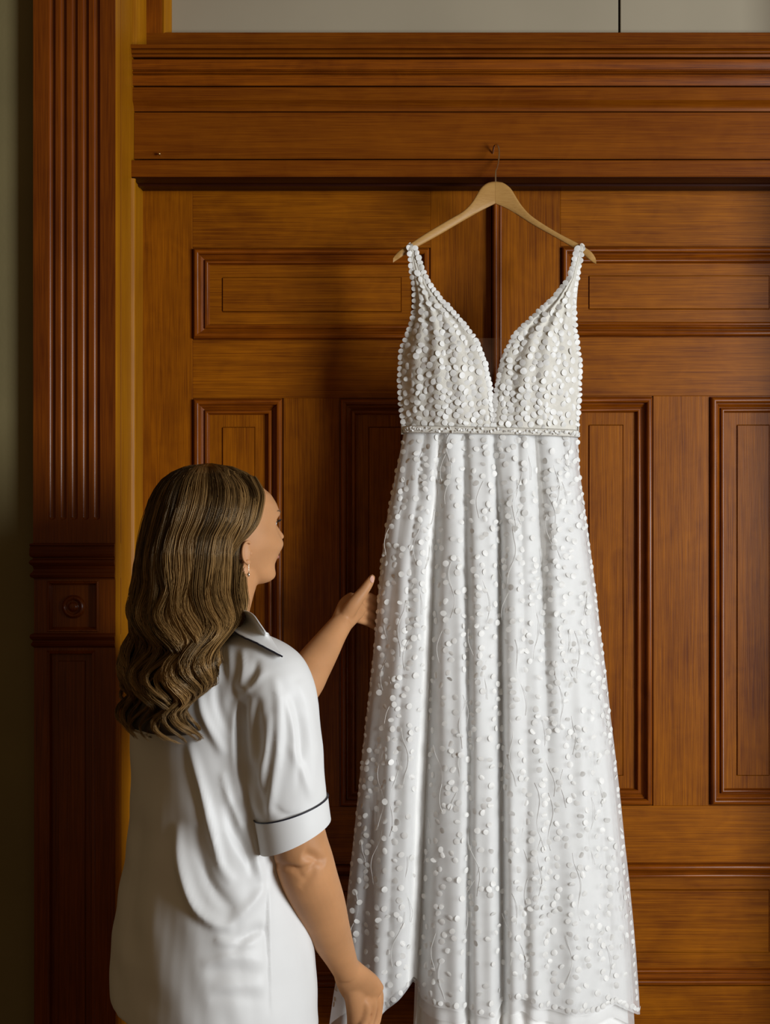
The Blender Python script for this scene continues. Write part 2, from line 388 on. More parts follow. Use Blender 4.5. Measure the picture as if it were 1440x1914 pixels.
PY0 = -.29
def pilaster(name, mir):
    root = empty(name); tag(root, kind='structure')
    XS = (lambda v: v) if not mir else (lambda v: XOL+XOR-v)
    xa, xb = X(62, PY0), XOL-.0006
    zf = Z(1016, PY0); z_end = Z(965, PY0); r = .0072
    cs = [X(97.3+20.8*i, PY0) for i in range(5)]
    xs = [xa]
    for c in cs:
        xs += [c-r*1.06]+[c+r*math.sin(PI/2*(k/5)) for k in range(-5, 6)]+[c+r*1.06]
    xs += [xb]
    zs = [zf]+[z_end+r*math.cos(PI*(1-k/16)) for k in range(0, 9)]+list(np.linspace(z_end+.004, 3.2, 8))
    V = []
    for z in zs:
        for x in xs:
            dd = min(math.hypot(x-c, min(z-z_end, 0)) for c in cs)
            V.append((XS(x), PY0+(math.sqrt(max(r*r-dd*dd, 0))*.78), z))
    m = len(xs); n = len(zs); Fc = grid_faces(n, m)
    # back box
    o0 = len(V)
    for z in (zf, 3.2):
        V += [(XS(xa), PY0, z), (XS(xa), -.06, z), (XS(xb), -.06, z), (XS(xb), PY0, z)]
    Fc += [(o0+0, o0+4, o0+5, o0+1), (o0+1, o0+5, o0+6, o0+2), (o0+2, o0+6, o0+7, o0+3), (o0, o0+1, o0+2, o0+3)]
    o = mesh_obj('fluted_shaft', V, Fc, pil_v, root); me = o.data
    bm = bmesh.new(); bm.from_mesh(me); bmesh.ops.remove_doubles(bm, verts=bm.verts, dist=1e-6); bmesh.ops.recalc_face_normals(bm, faces=bm.faces)
    if sum(f.normal.y*f.calc_area() for f in bm.faces if abs(f.normal.y) > .9 and f.calc_center_median().y < -.2) > 0: bmesh.ops.reverse_faces(bm, faces=bm.faces)
    bm.to_mesh(me); bm.free()
    me.polygons.foreach_set('use_smooth', [True]*len(me.polygons)); me.set_sharp_from_angle(angle=math.radians(30))
    # necking: profile (py, projection), wraps front and both sides
    def band(nm, prof, mt):
        V = []; 
        for py, e in prof:
            z = Z(py, PY0)
            V += [(XS(xa-e), -.06, z), (XS(xa-e), PY0-e, z), (XS(xb-.0005), PY0-e, z), (XS(xb-.0005), -.235, z)]
        Fc = grid_faces(len(prof), 4)
        n = len(prof); Fc += [(0, 1, 2, 3), tuple((n-1)*4+i for i in (3, 2, 1, 0))]
        q = mesh_obj(nm, V, Fc, mt, root); recalc(q.data)
        q.data.polygons.foreach_set('use_smooth', [True]*len(q.data.polygons)); q.data.set_sharp_from_angle(angle=math.radians(32))
        return q
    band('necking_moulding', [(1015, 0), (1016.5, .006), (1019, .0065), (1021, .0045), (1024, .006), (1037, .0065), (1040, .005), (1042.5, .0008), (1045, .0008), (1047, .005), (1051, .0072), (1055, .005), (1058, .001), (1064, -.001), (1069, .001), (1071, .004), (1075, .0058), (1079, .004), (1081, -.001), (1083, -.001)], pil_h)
    # block with a square recess
    zt, zb_ = Z(1083, PY0), Z(1190, PY0); F0 = PY0+.003
    rx0, rx1, rz0, rz1 = X(88, F0), X(184, F0), Z(1181, F0), Z(1086, F0)
    levels = [(xa+.001, xb, zb_, zt, -.06), (xa+.001, xb, zb_, zt, F0), (rx0, rx1, rz0, rz1, F0), (rx0+.0015, rx1-.0015, rz0+.0015, rz1-.0015, F0-.002), (rx0+.004, rx1-.004, rz0+.004, rz1-.004, F0-.001), (rx0+.009, rx1-.009, rz0+.009, rz1-.009, F0+.012)]
    V = []
    for a, b_, c, d, y in levels: V += [(XS(a), y, c), (XS(b_), y, c), (XS(b_), y, d), (XS(a), y, d)]
    k = len(levels); q = mesh_obj('rosette_block', V, grid_faces(k, 4, True)+[(0, 3, 2, 1), tuple(4*(k-1)+i for i in range(4))], pil_v, root); recalc(q.data)
    rc = P(138, 1134, F0+.012); rc.x = XS(rc.x); ro = []
    for rr, h in ((.0235, 0), (.0235, .003), (.0215, .0065), (.0185, .0085), (.0160, .0075), (.0145, .004), (.013, .003), (.010, .0035), (.0085, .006), (.006, .0085), (.003, .0095), (.0003, .0098)):
        ro.append([(rc.x+rr*math.cos(2*PI*j/40), rc.y-h, rc.z+rr*math.sin(2*PI*j/40)) for j in range(40)])
    v, f = loft(ro, False); q = mesh_obj('rosette', v, f, pil_v, root, 50); recalc(q.data)
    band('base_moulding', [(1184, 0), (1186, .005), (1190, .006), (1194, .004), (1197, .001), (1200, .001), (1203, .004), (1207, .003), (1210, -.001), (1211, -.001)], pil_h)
    # lower shaft with long recessed panel
    zt = Z(1211, PY0); F0 = PY0+.003
    ra, rb, rt = X(87, F0), X(178, F0), Z(1216, F0)
    levels = [(xa+.001, xb, 0, zt, -.06), (xa+.001, xb, 0, zt, F0), (ra, rb, .16, rt, F0), (ra+.002, rb-.002, .162, rt-.002, F0-.002), (ra+.006, rb-.006, .166, rt-.006, F0-.0005), (ra+.009, rb-.009, .169, rt-.009, F0+.011), (ra+.022, rb-.022, .182, rt-.022, F0+.011), (ra+.023, rb-.023, .183, rt-.023, F0+.0085)]
    V = []
    for a, b_, c, d, y in levels: V += [(XS(a), y, c), (XS(b_), y, c), (XS(b_), y, d), (XS(a), y, d)]
    k = len(levels); q = mesh_obj('lower_shaft', V, grid_faces(k, 4, True)+[(0, 3, 2, 1), tuple(4*(k-1)+i for i in range(4))], pil_v, root); recalc(q.data)
    return root
pilaster('trim_4', False); pilaster('trim_5', True)

# ------------------------------------------------------------ transom above, walls, floor
tw = empty('window_1'); tag(tw, kind='structure')
zl = Z(83, -.128)
box('frame_rail', X(273, -.05), XOR, -.05, 0, zl-.01, Z(60.5, -.05), head_h, tw)
box('frame_stile', X(273, -.05), X(303, -.05), -.0502, 0, Z(60.5, -.05)-.002, 3.2, red_v, tw)
pr = [(XOL-.002, -.02), (XOL-.002, -.105)]
for k in range(7):
    a = -PI/2+PI*k/6; pr.append((XOL+.003+.006*math.cos(a), -.098+.006*math.sin(a)))
pr += [(XOL+.006, -.088), (X(273, -.05)+.001, -.055), (X(273, -.05)+.001, -.02)]
extrude_z('frame_bead', pr, zl-.005, 3.2, side_lit_v, tw)
xi = X(303, -.05); pr = [(xi-.001, -.01), (xi-.001, -.049), (xi+.004, -.051), (xi+.008, -.047), (xi+.012, -.035), (xi+.016, -.03), (xi+.0175, -.024), (xi+.0175, -.01)]
extrude_z('glazing_bead', pr, Z(60.5, -.05)-.002, 3.2, side_lit_v, tw)
xs_ = X(1158, -.02)
box('pane', xi, xs_-.0024, -.022, -.016, zl, 3.2, pane_m, tw, .001)
box('pane', xs_+.0024, XOR, -.022, -.016, zl, 3.2, pane_m, tw, .001)
box('backing', xi, XOR, -.0135, -.008, zl, 3.2, gap_m, tw)
tag(box('wall_left', -3.2, X(62, PY0)+.02, -.25, 0.1, 0, 3.2, wall_m, None, 0), kind='structure')
tag(box('wall_right', XOL+XOR-X(62, PY0)-.02, 3.4, -.25, 0.1, 0, 3.2, wall_m, None, 0), kind='structure')
tag(box('wall_back', XOL-.02, XOR+.02, .075, .12, 0, 3.2, wall_m, None, 0), kind='structure')
fl = empty('floor'); tag(fl, kind='structure')
for i in range(30):
    y0 = .07-.13*(i+1)
    box('plank', -3.2, 3.4, y0+.001, y0+.129, -.03, 0, floor_w, fl, .001)

# ------------------------------------------------------------ hanger
hg = empty('clothes_hanger', P(926, 360, -.165))
tag(hg, 'pale wooden hanger with steel wire hook, hung from the door header', 'hanger')
def hang_half(topp, botp, sgn):
    n = 40
    T = smooth_path(topp, 8); B = smooth_path(botp, 8)
    ts = np.linspace(0, 1, n)
    def res(A):
        s = np.r_[0, np.cumsum(np.hypot(*np.diff(A, axis=0).T))]; s /= s[-1]
        return np.c_[np.interp(ts, s, A[:, 0]), np.interp(ts, s, A[:, 1])]
    T, B = res(T), res(B); rings = []
    for i in range(n):
        Yc = -.163-.045*ts[i]**1.3; w = .0058*(1 if ts[i] < .93 else max(.35, (1-ts[i])/.07))
        t_, b_ = T[i], B[i]; r = []
        for k in range(16):
            a = 2*PI*k/16; c, s_ = math.cos(a), math.sin(a)
            v = .5+.5*math.copysign(abs(s_)**.55, s_); yo = math.copysign(abs(c)**.5, c)*w
            q = b_+(t_-b_)*v; r.append(P(q[0], q[1], Yc+yo))
        rings.append(r)
    v, f = loft(rings); o = mesh_obj('arm', v, f, beech, hg, 50); recalc(o.data); return o
hang_half([(926, 339), (915, 340.5), (906, 345), (898, 353), (892, 363), (882, 379), (866, 395), (837, 412), (800, 434), (772, 452), (746, 469), (735.5, 482)],
          [(926, 381), (900, 394), (866, 413), (820, 440), (775, 465), (750, 481), (735, 491)], -1)
hang_half([(926.3, 339), (934, 340), (942, 342), (955, 352), (965, 368), (977, 386), (997, 406), (1041, 434), (1085, 457), (1105, 470), (1113.5, 482), (1115, 488)],
          [(926.3, 381), (953, 393), (997, 421), (1044, 447), (1082, 470), (1105, 488), (1115, 494)], 1)
hp = smooth_path([P(927, 345, -.163), P(927, 322, -.160), P(930, 312, -.150), P(932.5, 300, -.1375), P(933.5, 288, -.131), P(933, 278, -.124), P(930, 271, -.117), P(926.5, 270, -.111), P(923.5, 274, -.105), P(922, 281, -.097), P(921.5, 287, -.090), P(921.5, 288, -.086)], 6)
v, f = tube([Vector(p) for p in hp], .0017, 10); mesh_obj('hook', v, f, steel, hg, 60)

# ------------------------------------------------------------ wedding dress
dr = empty('wedding_dress', P(925, 1400, -.2))
tag(dr, 'white wedding dress with deep V neck and petal discs, hanging on the wooden hanger', 'dress')
YS = -.20
SK = dict(y=[806, 880, 960, 1040, 1100, 1180, 1260, 1340, 1420, 1500, 1580, 1650, 1720, 1790, 1860, 1960],
          L=[756, 741, 725, 714, 708, 702, 694, 685, 676, 668, 660, 652, 645, 636, 624, 610],
          R=[1080, 1084, 1095, 1106, 1114, 1123, 1134, 1142, 1152, 1161, 1169, 1177, 1184, 1190, 1195, 1200])
VAL = [  # furrow: py knots, px knots, width px knots, depth m knots
    ([806, 1100, 1400, 1960], [768, 733, 704, 662], [10, 12, 16, 18], [.004, .012, .018, .022]),
    ([806, 1000, 1400, 1960], [822, 812, 797, 772], [7, 14, 18, 20], [.008, .040, .066, .085]),
    ([806, 1100, 1400, 1960], [868, 873, 877, 874], [6, 8, 8, 9], [.008, .022, .030, .036]),
    ([806, 1000, 1400, 1960], [922, 934, 938, 940], [6, 8, 10, 12], [.010, .028, .042, .050]),
    ([806, 1000, 1300, 1960], [1000, 1012, 1022, 1030], [9, 12, 14, 20], [.016, .022, .016, .010]),
    ([806, 1000, 1400, 1960], [1050, 1078, 1118, 1160], [8, 12, 14, 16], [.006, .008, .012, .016]),
    ([806, 1000, 1400, 1960], [795, 772, 742, 715], [6, 9, 12, 14], [.004, .008, .010, .012]),
    ([806, 1000, 1400, 1960], [968, 975, 985, 985], [5, 7, 9, 12], [.004, .006, .006, .010]),
]
def skirt_pt(t, py, inset=0.0):
    """t: 0..1 round the skirt, 0 = left edge, .5 = right edge, first half is the front"""
    L = np.interp(py, SK['y'], SK['L']); R = np.interp(py, SK['y'], SK['R'])
    D = np.interp(py, [806, 1000, 1300, 1960], [.048, .075, .115, .165])
    th = 2*PI*t; c = -np.cos(th); s = np.sin(th)
    c = np.sign(c)*np.abs(c)**.92
    px = (L+R)/2+(R-L)/2*c; front = s > 0
    Y = YS-np.sign(s)*D*np.abs(s)**.72
    g = np.zeros_like(px)
    for yk, xk, wk, dk in VAL:
        vx = np.interp(py, yk, xk); w = np.interp(py, yk, wk); dd = np.interp(py, yk, dk)
        u = (px-vx)/w; g = g+dd*np.exp(-np.abs(u)**1.6)
    g = g+.004*np.sin(px*.085+py*.004)*np.interp(py, [806, 1200], [.3, 1])+.0012*np.sin(px*.17-py*.008)
    Y = Y+np.where(front, g*np.clip(np.abs(s)*1.6, 0, 1), -.35*g*np.abs(s))
    Y = np.minimum(Y, -.028)
    # narrow for inner layers
    k = 1-inset/.18
    px = (L+R)/2+(px-(L+R)/2)*k; Y = YS+(Y-YS)*(1-inset/.10)
    d = CD+Y
    return np.stack([(px-720)*d/F_PX, Y, CZ-(py-957)*(CD+YS)/F_PX], -1), px, front
# contour knots refer to the plane through the edges (YS); points in front are scaled by their own depth
def skirt_layer(name, inset, hem, mat, cut=None, nt=420, nz=150, thick=0):
    ts = np.arange(nt)/nt; ts = (ts*2) % 2/2
    # denser front
    w = np.linspace(0, 1, nt, endpoint=False); ts = np.where(w < .7, w/.7*.5, .5+(w-.7)/.3*.5)
    V = np.zeros((nz, nt, 3)); PX = np.zeros((nz, nt)); FR = np.zeros((nz, nt), bool); PYs = np.zeros((nz, nt))
    _, px0, _ = skirt_pt(ts, np.full(nt, 1850.), inset)
    hm = hem(px0, ts)
    for i in range(nz):
        py = 806+(hm-806)*(i/(nz-1))
        q, px, fr = skirt_pt(ts, py, inset); V[i] = q; PX[i] = px; FR[i] = fr; PYs[i] = py
    Fc = grid_faces(nz, nt, True)
    if cut is not None:
        Fc = [f for f in Fc if not cut(PX.flat[f[0]], PYs.flat[f[0]], FR.flat[f[0]])]
    return mesh_obj(name, V.reshape(-1, 3), Fc, mat, dr, 180)
def hem_over(px, t, drop=0):
    H = np.interp(px, [640, 700, 735, 768, 785, 850, 880, 926, 945, 975, 1010, 1060, 1110, 1150, 1190], [1930, 1912, 1880, 1856, 1882, 1888, 1896, 1906, 1880, 1870, 1888, 1897, 1898, 1880, 1896])+drop
    s_ = np.sin(2*PI*np.asarray(t)); return 957+(H-957)*(CD+YS-np.where(s_ > 0, .155*np.abs(s_)**.72, 0))/(CD+YS)
skirt_layer('lining_skirt', .014, lambda px, t: hem_over(px, t, np.where(px < 780, -14, 90)), lining_m, cut=lambda px, py, fr: px < 712-.02*(py-1200) and py > 1150)
skirt_layer('tulle_overskirt', 0, hem_over, tulle)
skirt_layer('tulle_underskirt', .007, lambda px, t: hem_over(px, t, np.where(px < 780, -8, 26)), tulle, cut=lambda px, py, fr: px < 700 and py > 1500)

# hem gathered up into her hand
V = []
for i in range(16):
    u = i/15; px = 648+80*u
    for j in range(14):
        v_ = j/13; a = np.array([674+6*math.sin(u*9), 1912, -.505]); b_ = np.array([px, 1925-8*u, -.30+.05*u+.012*math.sin(u*22)]); q = a+(b_-a)*v_
        V.append(P(q[0], q[1]+22*math.sin(PI*v_), q[2]))
mesh_obj('gathered_hem', V, grid_faces(16, 14), tulle, dr, 180)
# bodice: outer edge, neckline edge by height
OL = dict(y=[462, 500, 545, 590, 620, 655, 710, 760, 808], x=[764, 769, 775, 774, 764, 750, 747, 750, 757])
IL = dict(y=[462, 500, 530, 562, 600, 635, 680, 730, 790, 808], x=[776, 789, 802, 826, 862, 889, 907, 916, 922, 923])
OR_ = dict(y=[464, 500, 530, 560, 620, 680, 740, 808], x=[1091, 1083, 1077, 1073, 1076, 1085, 1083, 1079])
IR = dict(y=[464, 520, 560, 590, 625, 660, 710, 760, 790, 808], x=[1080, 1065, 1034, 1000, 965, 945, 932, 925, 923.5, 923])
def bod_pt(side, u, py):
    """u 0 = outer side edge, 1 = neckline"""
    O, I = (OL, IL) if side < 0 else (OR_, IR)
    a = np.interp(py, O['y'], O['x']); b_ = np.interp(py, I['y'], I['x']); px = a+(b_-a)*u
    base = np.interp(py, [462, 520, 600, 700, 808], [-.214, -.222, -.236, -.250, -.243])
    bulge = np.interp(py, [500, 600, 690, 760, 808], [0, .012, .026, .016, .006])
    wrap = np.interp(py, [462, 560, 640, 808], [.0, .012, .030, .034])
    Y = base-bulge*np.sin(PI*np.clip(u, 0, 1)*.9+.15)+wrap*(1-u)**3
    fan = np.sin(u*24+np.interp(py, [560, 808], [0, 1.2]))*np.interp(py, [520, 600, 700, 808], [.0005, .0032, .0026, .0013])
    Y = Y+fan
    d = CD+Y
    return np.array([(px-720)*d/F_PX, Y, CZ-(py-957)*d/F_PX])
for side, y0 in ((-1, 462), (1, 464)):
    ny, nu = 90, 36; V = []
    for i in range(ny):
        py = y0+(808-y0)*i/(ny-1)
        for j in range(nu): V.append(bod_pt(side, j/(nu-1), py))
    o = mesh_obj('bodice_cup', V, grid_faces(ny, nu, flip=side < 0), bodice_m, dr, 180)
    md = o.modifiers.new('thickness', 'SOLIDIFY'); md.thickness = .002
# low back of the bodice, from side to side behind
V = []
for i in range(14):
    s = i/13
    for j in range(61):
        t = j/60; px = 750+(1083-750)*t; Yb = -.209+.075*math.sin(PI*t)**.6
        ytop = 655+140*math.sin(PI*t)**.8; py = ytop+(812-ytop)*s
        V.append(P(px, py, Yb))
o = mesh_obj('bodice_back', V, grid_faces(14, 61), bodice_m, dr, 180); md = o.modifiers.new('thickness', 'SOLIDIFY'); md.thickness = .002
# strap ends over the hanger and down the back
for (sx, sy), bx in (((770, 462), 762), ((1086, 464), 1078)):
    sg = 1 if sx < 900 else -1
    pth = smooth_path([P(sx, sy+6, -.2165), P(sx-2*sg, sy-2, -.2135), P(sx-3*sg, sy-5, -.204), P(sx-2*sg, sy+2, -.192), P(sx+5*sg, 500, -.192), P(sx+12*sg, 560, -.195), P(sx+14*sg, 640, -.198), P(sx+10*sg, 690, -.200)], 6)
    v, f = tube([Vector(p) for p in pth], 1, 10, flat=[(.0012, .0055)]*len(pth), up=(0, 1, .001)); mesh_obj('strap', v, f, bodice_m, dr, 60)
# nude mesh insert
V = []
for i in range(20):
    py = 632+(790-632)*i/19; a = np.interp(py, IL['y'], IL['x'])+.5; b_ = np.interp(py, IR['y'], IR['x'])-.5
    Y = np.interp(py, [632, 790], [-.247, -.252])
    for j in range(10): V.append(P(a+(b_-a)*j/9, py, Y+.004*math.sin(PI*j/9)))
mesh_obj('nude_mesh_insert', V, grid_faces(20, 10), nude, dr, 180)
# waistband with rows of tiny ruched petals
def waist(t, dz, off=0):
    th = 2*PI*t; c = -math.cos(th); s = math.sin(th)
    L, R = 755, 1081; px = (L+R)/2+(R-L)/2*math.copysign(abs(c)**.92, c)
    Y = YS-math.copysign(abs(s)**.6, s)*(.052+off)
    d = CD+YS
    return Vector(((px-720)*d/F_PX, Y, CZ-(804+8*(px-755)/326-957)*d/F_PX+dz))
ring = [[waist(j/160, .0075*math.sin(k/8*2*PI), .003*math.cos(k/8*2*PI)+.003) for k in range(8)] for j in range(161)]
v, f = loft(ring, False); mesh_obj('waistband', v, f, bodice_m, dr, 180)

# petals
def petal_mesh(a, b_, dome, cup=0):
    V = [(0, 0, dome)]; Fc = []; n = 10
    for rr, h in ((.6, dome*.65), (1, 0)):
        for k in range(n):
            an = 2*PI*k/n; V.append((a*rr*math.cos(an), b_*rr*math.sin(an)*(1+.08*math.sin(an)), h+cup*rr*math.cos(an)**2))
    for k in range(n):
        Fc.append((0, 1+k, 1+(k+1) % n)); Fc.append((1+k, 1+n+k, 1+n+(k+1) % n, 1+(k+1) % n))
    me = bpy.data.meshes.new('petal'); me.from_pydata(V, [], Fc); me.update()
    me.polygons.foreach_set('use_smooth', [True]*len(me.polygons)); me.materials.append(lace_w); return me
PM = [petal_mesh(.0054, .0064, .0005), petal_mesh(.0059, .0062, .0008, .0008), petal_mesh(.0048, .0064, .0004, -.0008)]
PM_co = [get_co(m) for m in PM]; PM_f = [[tuple(p.vertices) for p in m.polygons] for m in PM]
from mathutils import Matrix
petals = []  # (matrix, variant)
def add_petal(pos, nrm, tilt=.35, size=1.0, ang=None):
    n = Vector(nrm).normalized()+Vector(rng.normal(0, tilt, 3)); n.normalize()
    n.y -= .35; n.normalize()
    if n.y > -.3: n.y = -.3; n.normalize()
    q = n.to_track_quat('Z', 'Y').to_matrix().to_4x4()
    an = rng.uniform(0, 2*PI) if ang is None else ang
    s = size*rng.uniform(.88, 1.1)
    M = Matrix.Translation(Vector(pos)+Vector(nrm).normalized()*.0014) @ q @ Matrix.Rotation(an, 4, 'Z') @ Matrix.Scale(s, 4)
    petals.append((M, int(rng.integers(3))))
def bod_n(side, u, py):
    p = bod_pt(side, u, py); a = bod_pt(side, min(u+.02, 1), py)-bod_pt(side, max(u-.02, 0), py); b_ = bod_pt(side, u, py+2)-bod_pt(side, u, py-2)
    n = np.cross(a, b_)
    return p, (n if n[1] < 0 else -n)
placed = []
def free(q, r):
    return all((q[0]-s[0])**2+(q[1]-s[1])**2 > r*r for s in placed)
for side in (-1, 1):
    O, I = (OL, IL) if side < 0 else (OR_, IR)
    # edging along the neckline and outer edge
    for e, K, step in ((1.0, I, 9.5), (0.0, O, 11)):
        A = smooth_path(list(zip(K['x'], K['y'])), 8); s = np.r_[0, np.cumsum(np.hypot(*np.diff(A, axis=0).T))]
        for v_ in np.arange(2, s[-1], step):
            py = np.interp(v_, s, A[:, 1]); px = np.interp(v_, s, A[:, 0])
            if py > 800: continue
            p, n = bod_n(side, e, py); placed.append((px, py)); add_petal(p, n+np.array([0, -.3*np.linalg.norm(n), 0]), .14, 1.12 if e else 1.0)
    tries = 0
    while tries < 3600:
        tries += 1
        py = rng.uniform(500, 800); u = rng.uniform(.05, .95)
        a = np.interp(py, O['y'], O['x']); b_ = np.interp(py, I['y'], I['x'])
        if rng.random() > abs(b_-a)/175: continue
        q = (a+(b_-a)*u, py)
        if not free(q, 10.6): continue
        placed.append(q); p, n = bod_n(side, u, py); add_petal(p, n, .20, 1.12)
n_bod = len(petals)
def sk_n(t, py):
    t = np.array([t, t+.004, t-.004, t, t]); py = np.array([py, py, py, py+3, py-3], float)
    q, px, _ = skirt_pt(t, py); n = np.cross(q[1]-q[2], q[3]-q[4])
    if n[1] > 0 and .0 < t[0] < .5: n = -n
    return q[0], n/np.linalg.norm(n), px[0]
stems = []; sk_placed = []
def try_petal(t, py, size=1.04, tilt=.24, gap=9.5):
    if not (818 < py < 1882): return
    p, n, px = sk_n(t, py)
    if py > hem_over(px, t)-5: return
    if any((px-a)**2+(py-b_)**2 < gap*gap for a, b_ in sk_placed): return
    sk_placed.append((px, py)); add_petal(p, n, tilt, size)
for i in range(150):
    t = math.acos(1-2*(.015+.97*((i*.618) % 1.0)))/(2*PI); py = 840+(i*137.5) % 1000+rng.uniform(-20, 20); dirn = rng.choice([-1, 1])*rng.uniform(.1, .9)
    n_ = int(rng.integers(5, 10)); path = []
    for k in range(n_):
        tt = t+dirn*.0012*k*8/4*math.sin(.5+k*.15); yy = py-k*17
        if not (.004 < tt < .496): break
        p, n, px = sk_n(tt, min(max(yy, 812), 1880)); path.append(Vector(p)+Vector(n)*.0012)
        sd = 1 if k % 2 else -1
        try_petal(tt+sd*.009, yy+4)
        if rng.random() < .35: try_petal(tt-sd*.012, yy+9)
    if len(path) > 3 and i % 2: stems.append([q+Vector((.006*math.sin(j_*1.1+i), 0, 0)) for j_, q in enumerate(path)])
for e in (.022, .472):
    for py in np.arange(830, 1880, 15.5): try_petal(e+rng.uniform(-.003, .003), py+rng.uniform(-4, 4), .9, .15, 6)
for t in np.linspace(.01, .49, 60):
    try_petal(t, float(hem_over(sk_n(t, 1830)[2], t))-7+rng.uniform(-4, 0), .95, .2, 6)
for i in range(900): # fuller near waist and hem
    py = 806+rng.beta(.8, 2.6)*500 if i % 2 else 1880-rng.beta(.8, 3)*420
    try_petal(math.acos(1-2*rng.uniform(.01, .99))/(2*PI), py, 1.0, .24, 16)
for i in range(120):
    tb = rng.uniform(.5, 1)
    j = i/120*2*PI
wp = []
for j in range(110):
    t = .5*(j+.5)/110; p = waist(t, rng.uniform(-.004, .004), .007); wp.append((p, (0, -1, 0)))
for p, n in wp: add_petal(p, n, .6, .5)
nl = 300
for i, (M, k) in enumerate(petals[:nl]):
    o = bpy.data.objects.new('petal', PM[k]); COL.objects.link(o); o.parent = dr
    o.matrix_parent_inverse = dr.matrix_basis.inverted(); o.matrix_basis = M
V = []; Fc = []
for M, k in petals[nl:]:
    A = np.array(M); co = PM_co[k]@A[:3, :3].T+A[:3, 3]; b0 = len(V); V += co.tolist(); Fc += [tuple(i+b0 for i in f) for f in PM_f[k]]
tag(mesh_obj('petals', V, Fc, lace_w, dr, 180), kind='stuff')
parts = [tube(smooth_path(s, 4).tolist(), .0005, 5) for s in stems]
v, f = merge(parts); tag(mesh_obj('embroidered_stems', v, f, lace_w, dr, 180), kind='stuff')

# ------------------------------------------------------------ the woman
pe = empty('person', (-.31, -.58, 0))
tag(pe, 'woman with long wavy brown hair in white piped pyjamas, holding the dress', 'person')
A_T = math.radians(35); Fd = Vector((math.cos(A_T), math.sin(A_T), 0)); Rd = Vector((math.sin(A_T), -math.cos(A_T), 0))
CX, CY = -.312, -.585
def oring(z, w, f, b_, fo=0, ro=0, m=48, ex=2.3, zfun=None):
    r = []
    for j in range(m):
        a = 2*PI*j/m; c, s = math.cos(a), math.sin(a)
        c = math.copysign(abs(c)**(2/ex), c); s = math.copysign(abs(s)**(2/ex), s)
        p = Vector((CX, CY, z))+Rd*(w*c+ro)+Fd*((f if s > 0 else b_)*s+fo)
        if zfun: p.z += zfun(c, s)
        r.append(p)
    return r
# head in its own frame: f forward, s to her right, u height (world z)
A_H = math.radians(31); Fh = Vector((math.cos(A_H), math.sin(A_H), 0)); Rh = Vector((math.sin(A_H), -math.cos(A_H), 0))
HC = Vector((-.285, -.585, 0))
def head():
    zk = [1.429, 1.433, 1.440, 1.450, 1.465, 1.480, 1.495, 1.510, 1.525, 1.540, 1.555, 1.575, 1.592, 1.606, 1.616, 1.622]
    fk = [.066, .080, .089, .089, .088, .094, .097, .096, .093, .094, .0965, .090, .079, .062, .042, .015]
    bk = [-.045, -.03, -.01, .02, .05, .066, .076, .083, .089, .092, .093, .090, .080, .064, .045, .015]
    wk = [.018, .030, .040, .049, .058, .064, .069, .072, .0745, .076, .0765, .075, .068, .055, .038, .012]
    rings = []
    for z in np.linspace(1.429, 1.622, 110):
        ff, bb, ww = np.interp(z, zk, fk), np.interp(z, zk, bk), np.interp(z, zk, wk); r = []
        for j in range(120):
            a = 2*PI*j/120; c, s = math.cos(a), math.sin(a)
            cen = (ff-bb)/2; half = (ff+bb)/2
            ex = 2.25
            f = cen+half*math.copysign(abs(c)**(2/ex), c); sd = ww*math.copysign(abs(s)**(2/ex), s)
            if c > 0:
                g = lambda z0, wz, s0, wsd: math.exp(-((z-z0)/wz)**2-((abs(sd)-s0)/wsd)**2)
                # nose
                if 1.500 < z < 1.545:
                    nz = np.interp(z, [1.500, 1.507, 1.511, 1.516, 1.522, 1.534, 1.545], [0, .008, .019, .0215, .018, .008, 0]); f += nz*math.exp(-(sd/np.interp(z, [1.505, 1.545], [.011, .008]))**2)
                f += .004*g(1.508, .006, .012, .006)
                f -= .011*g(1.541, .011, .030, .016)       # sockets
                f += .004*g(1.557, .007, .024, .022)       # brow
                f += .008*g(1.502, .014, .042, .018)       # cheeks
                f += .006*g(1.489, .005, 0, .020)+.0055*g(1.476, .005, 0, .017)
                f -= .003*g(1.4825, .002, 0, .026)
                f += .006*g(1.447, .010, 0, .018)
                sd *= 1+.06*math.exp(-((z-1.508)/.02)**2)*max(0, c)
            r.append(Vector((HC.x, HC.y, z))+Fh*f+Rh*sd)
        rings.append(r)
    return loft(rings)
body = [head()]
nk = [Vector((-.325, -.595, 1.30)), Vector((-.308, -.592, 1.36)), Vector((-.292, -.588, 1.42)), Vector((-.288, -.586, 1.455)), Vector((-.29, -.585, 1.50))]
body.append(tube(nk, 1, 28, flat=[(.075, .070), (.057, .057), (.054, .056), (.056, .064), (.05, .05)], up=(0, 1, 0)))
body.append(loft([oring(z, w-.02, f-.02, b_-.02) for z, w, f, b_ in ((1.35, .09, .07, .07), (1.33, .15, .085, .09), (1.30, .185, .10, .11), (1.22, .18, .12, .12), (1.1, .165, .115, .11), (1.0, .16, .11, .105), (.9, .18, .12, .12), (.82, .19, .125, .14), (.76, .185, .12, .13))]))
def limb(path, flats, m=28): 
    p = smooth_path(path, 5); fl = smooth_path([(a, b_) for a, b_ in flats], 5)
    return tube([Vector(q) for q in p], 1, m, flat=[tuple(q) for q in fl], up=(0, 1, .01))
SHR = Vector((CX, CY, 1.305))+Rd*.165; SHL = Vector((CX, CY, 1.30))-Rd*.165
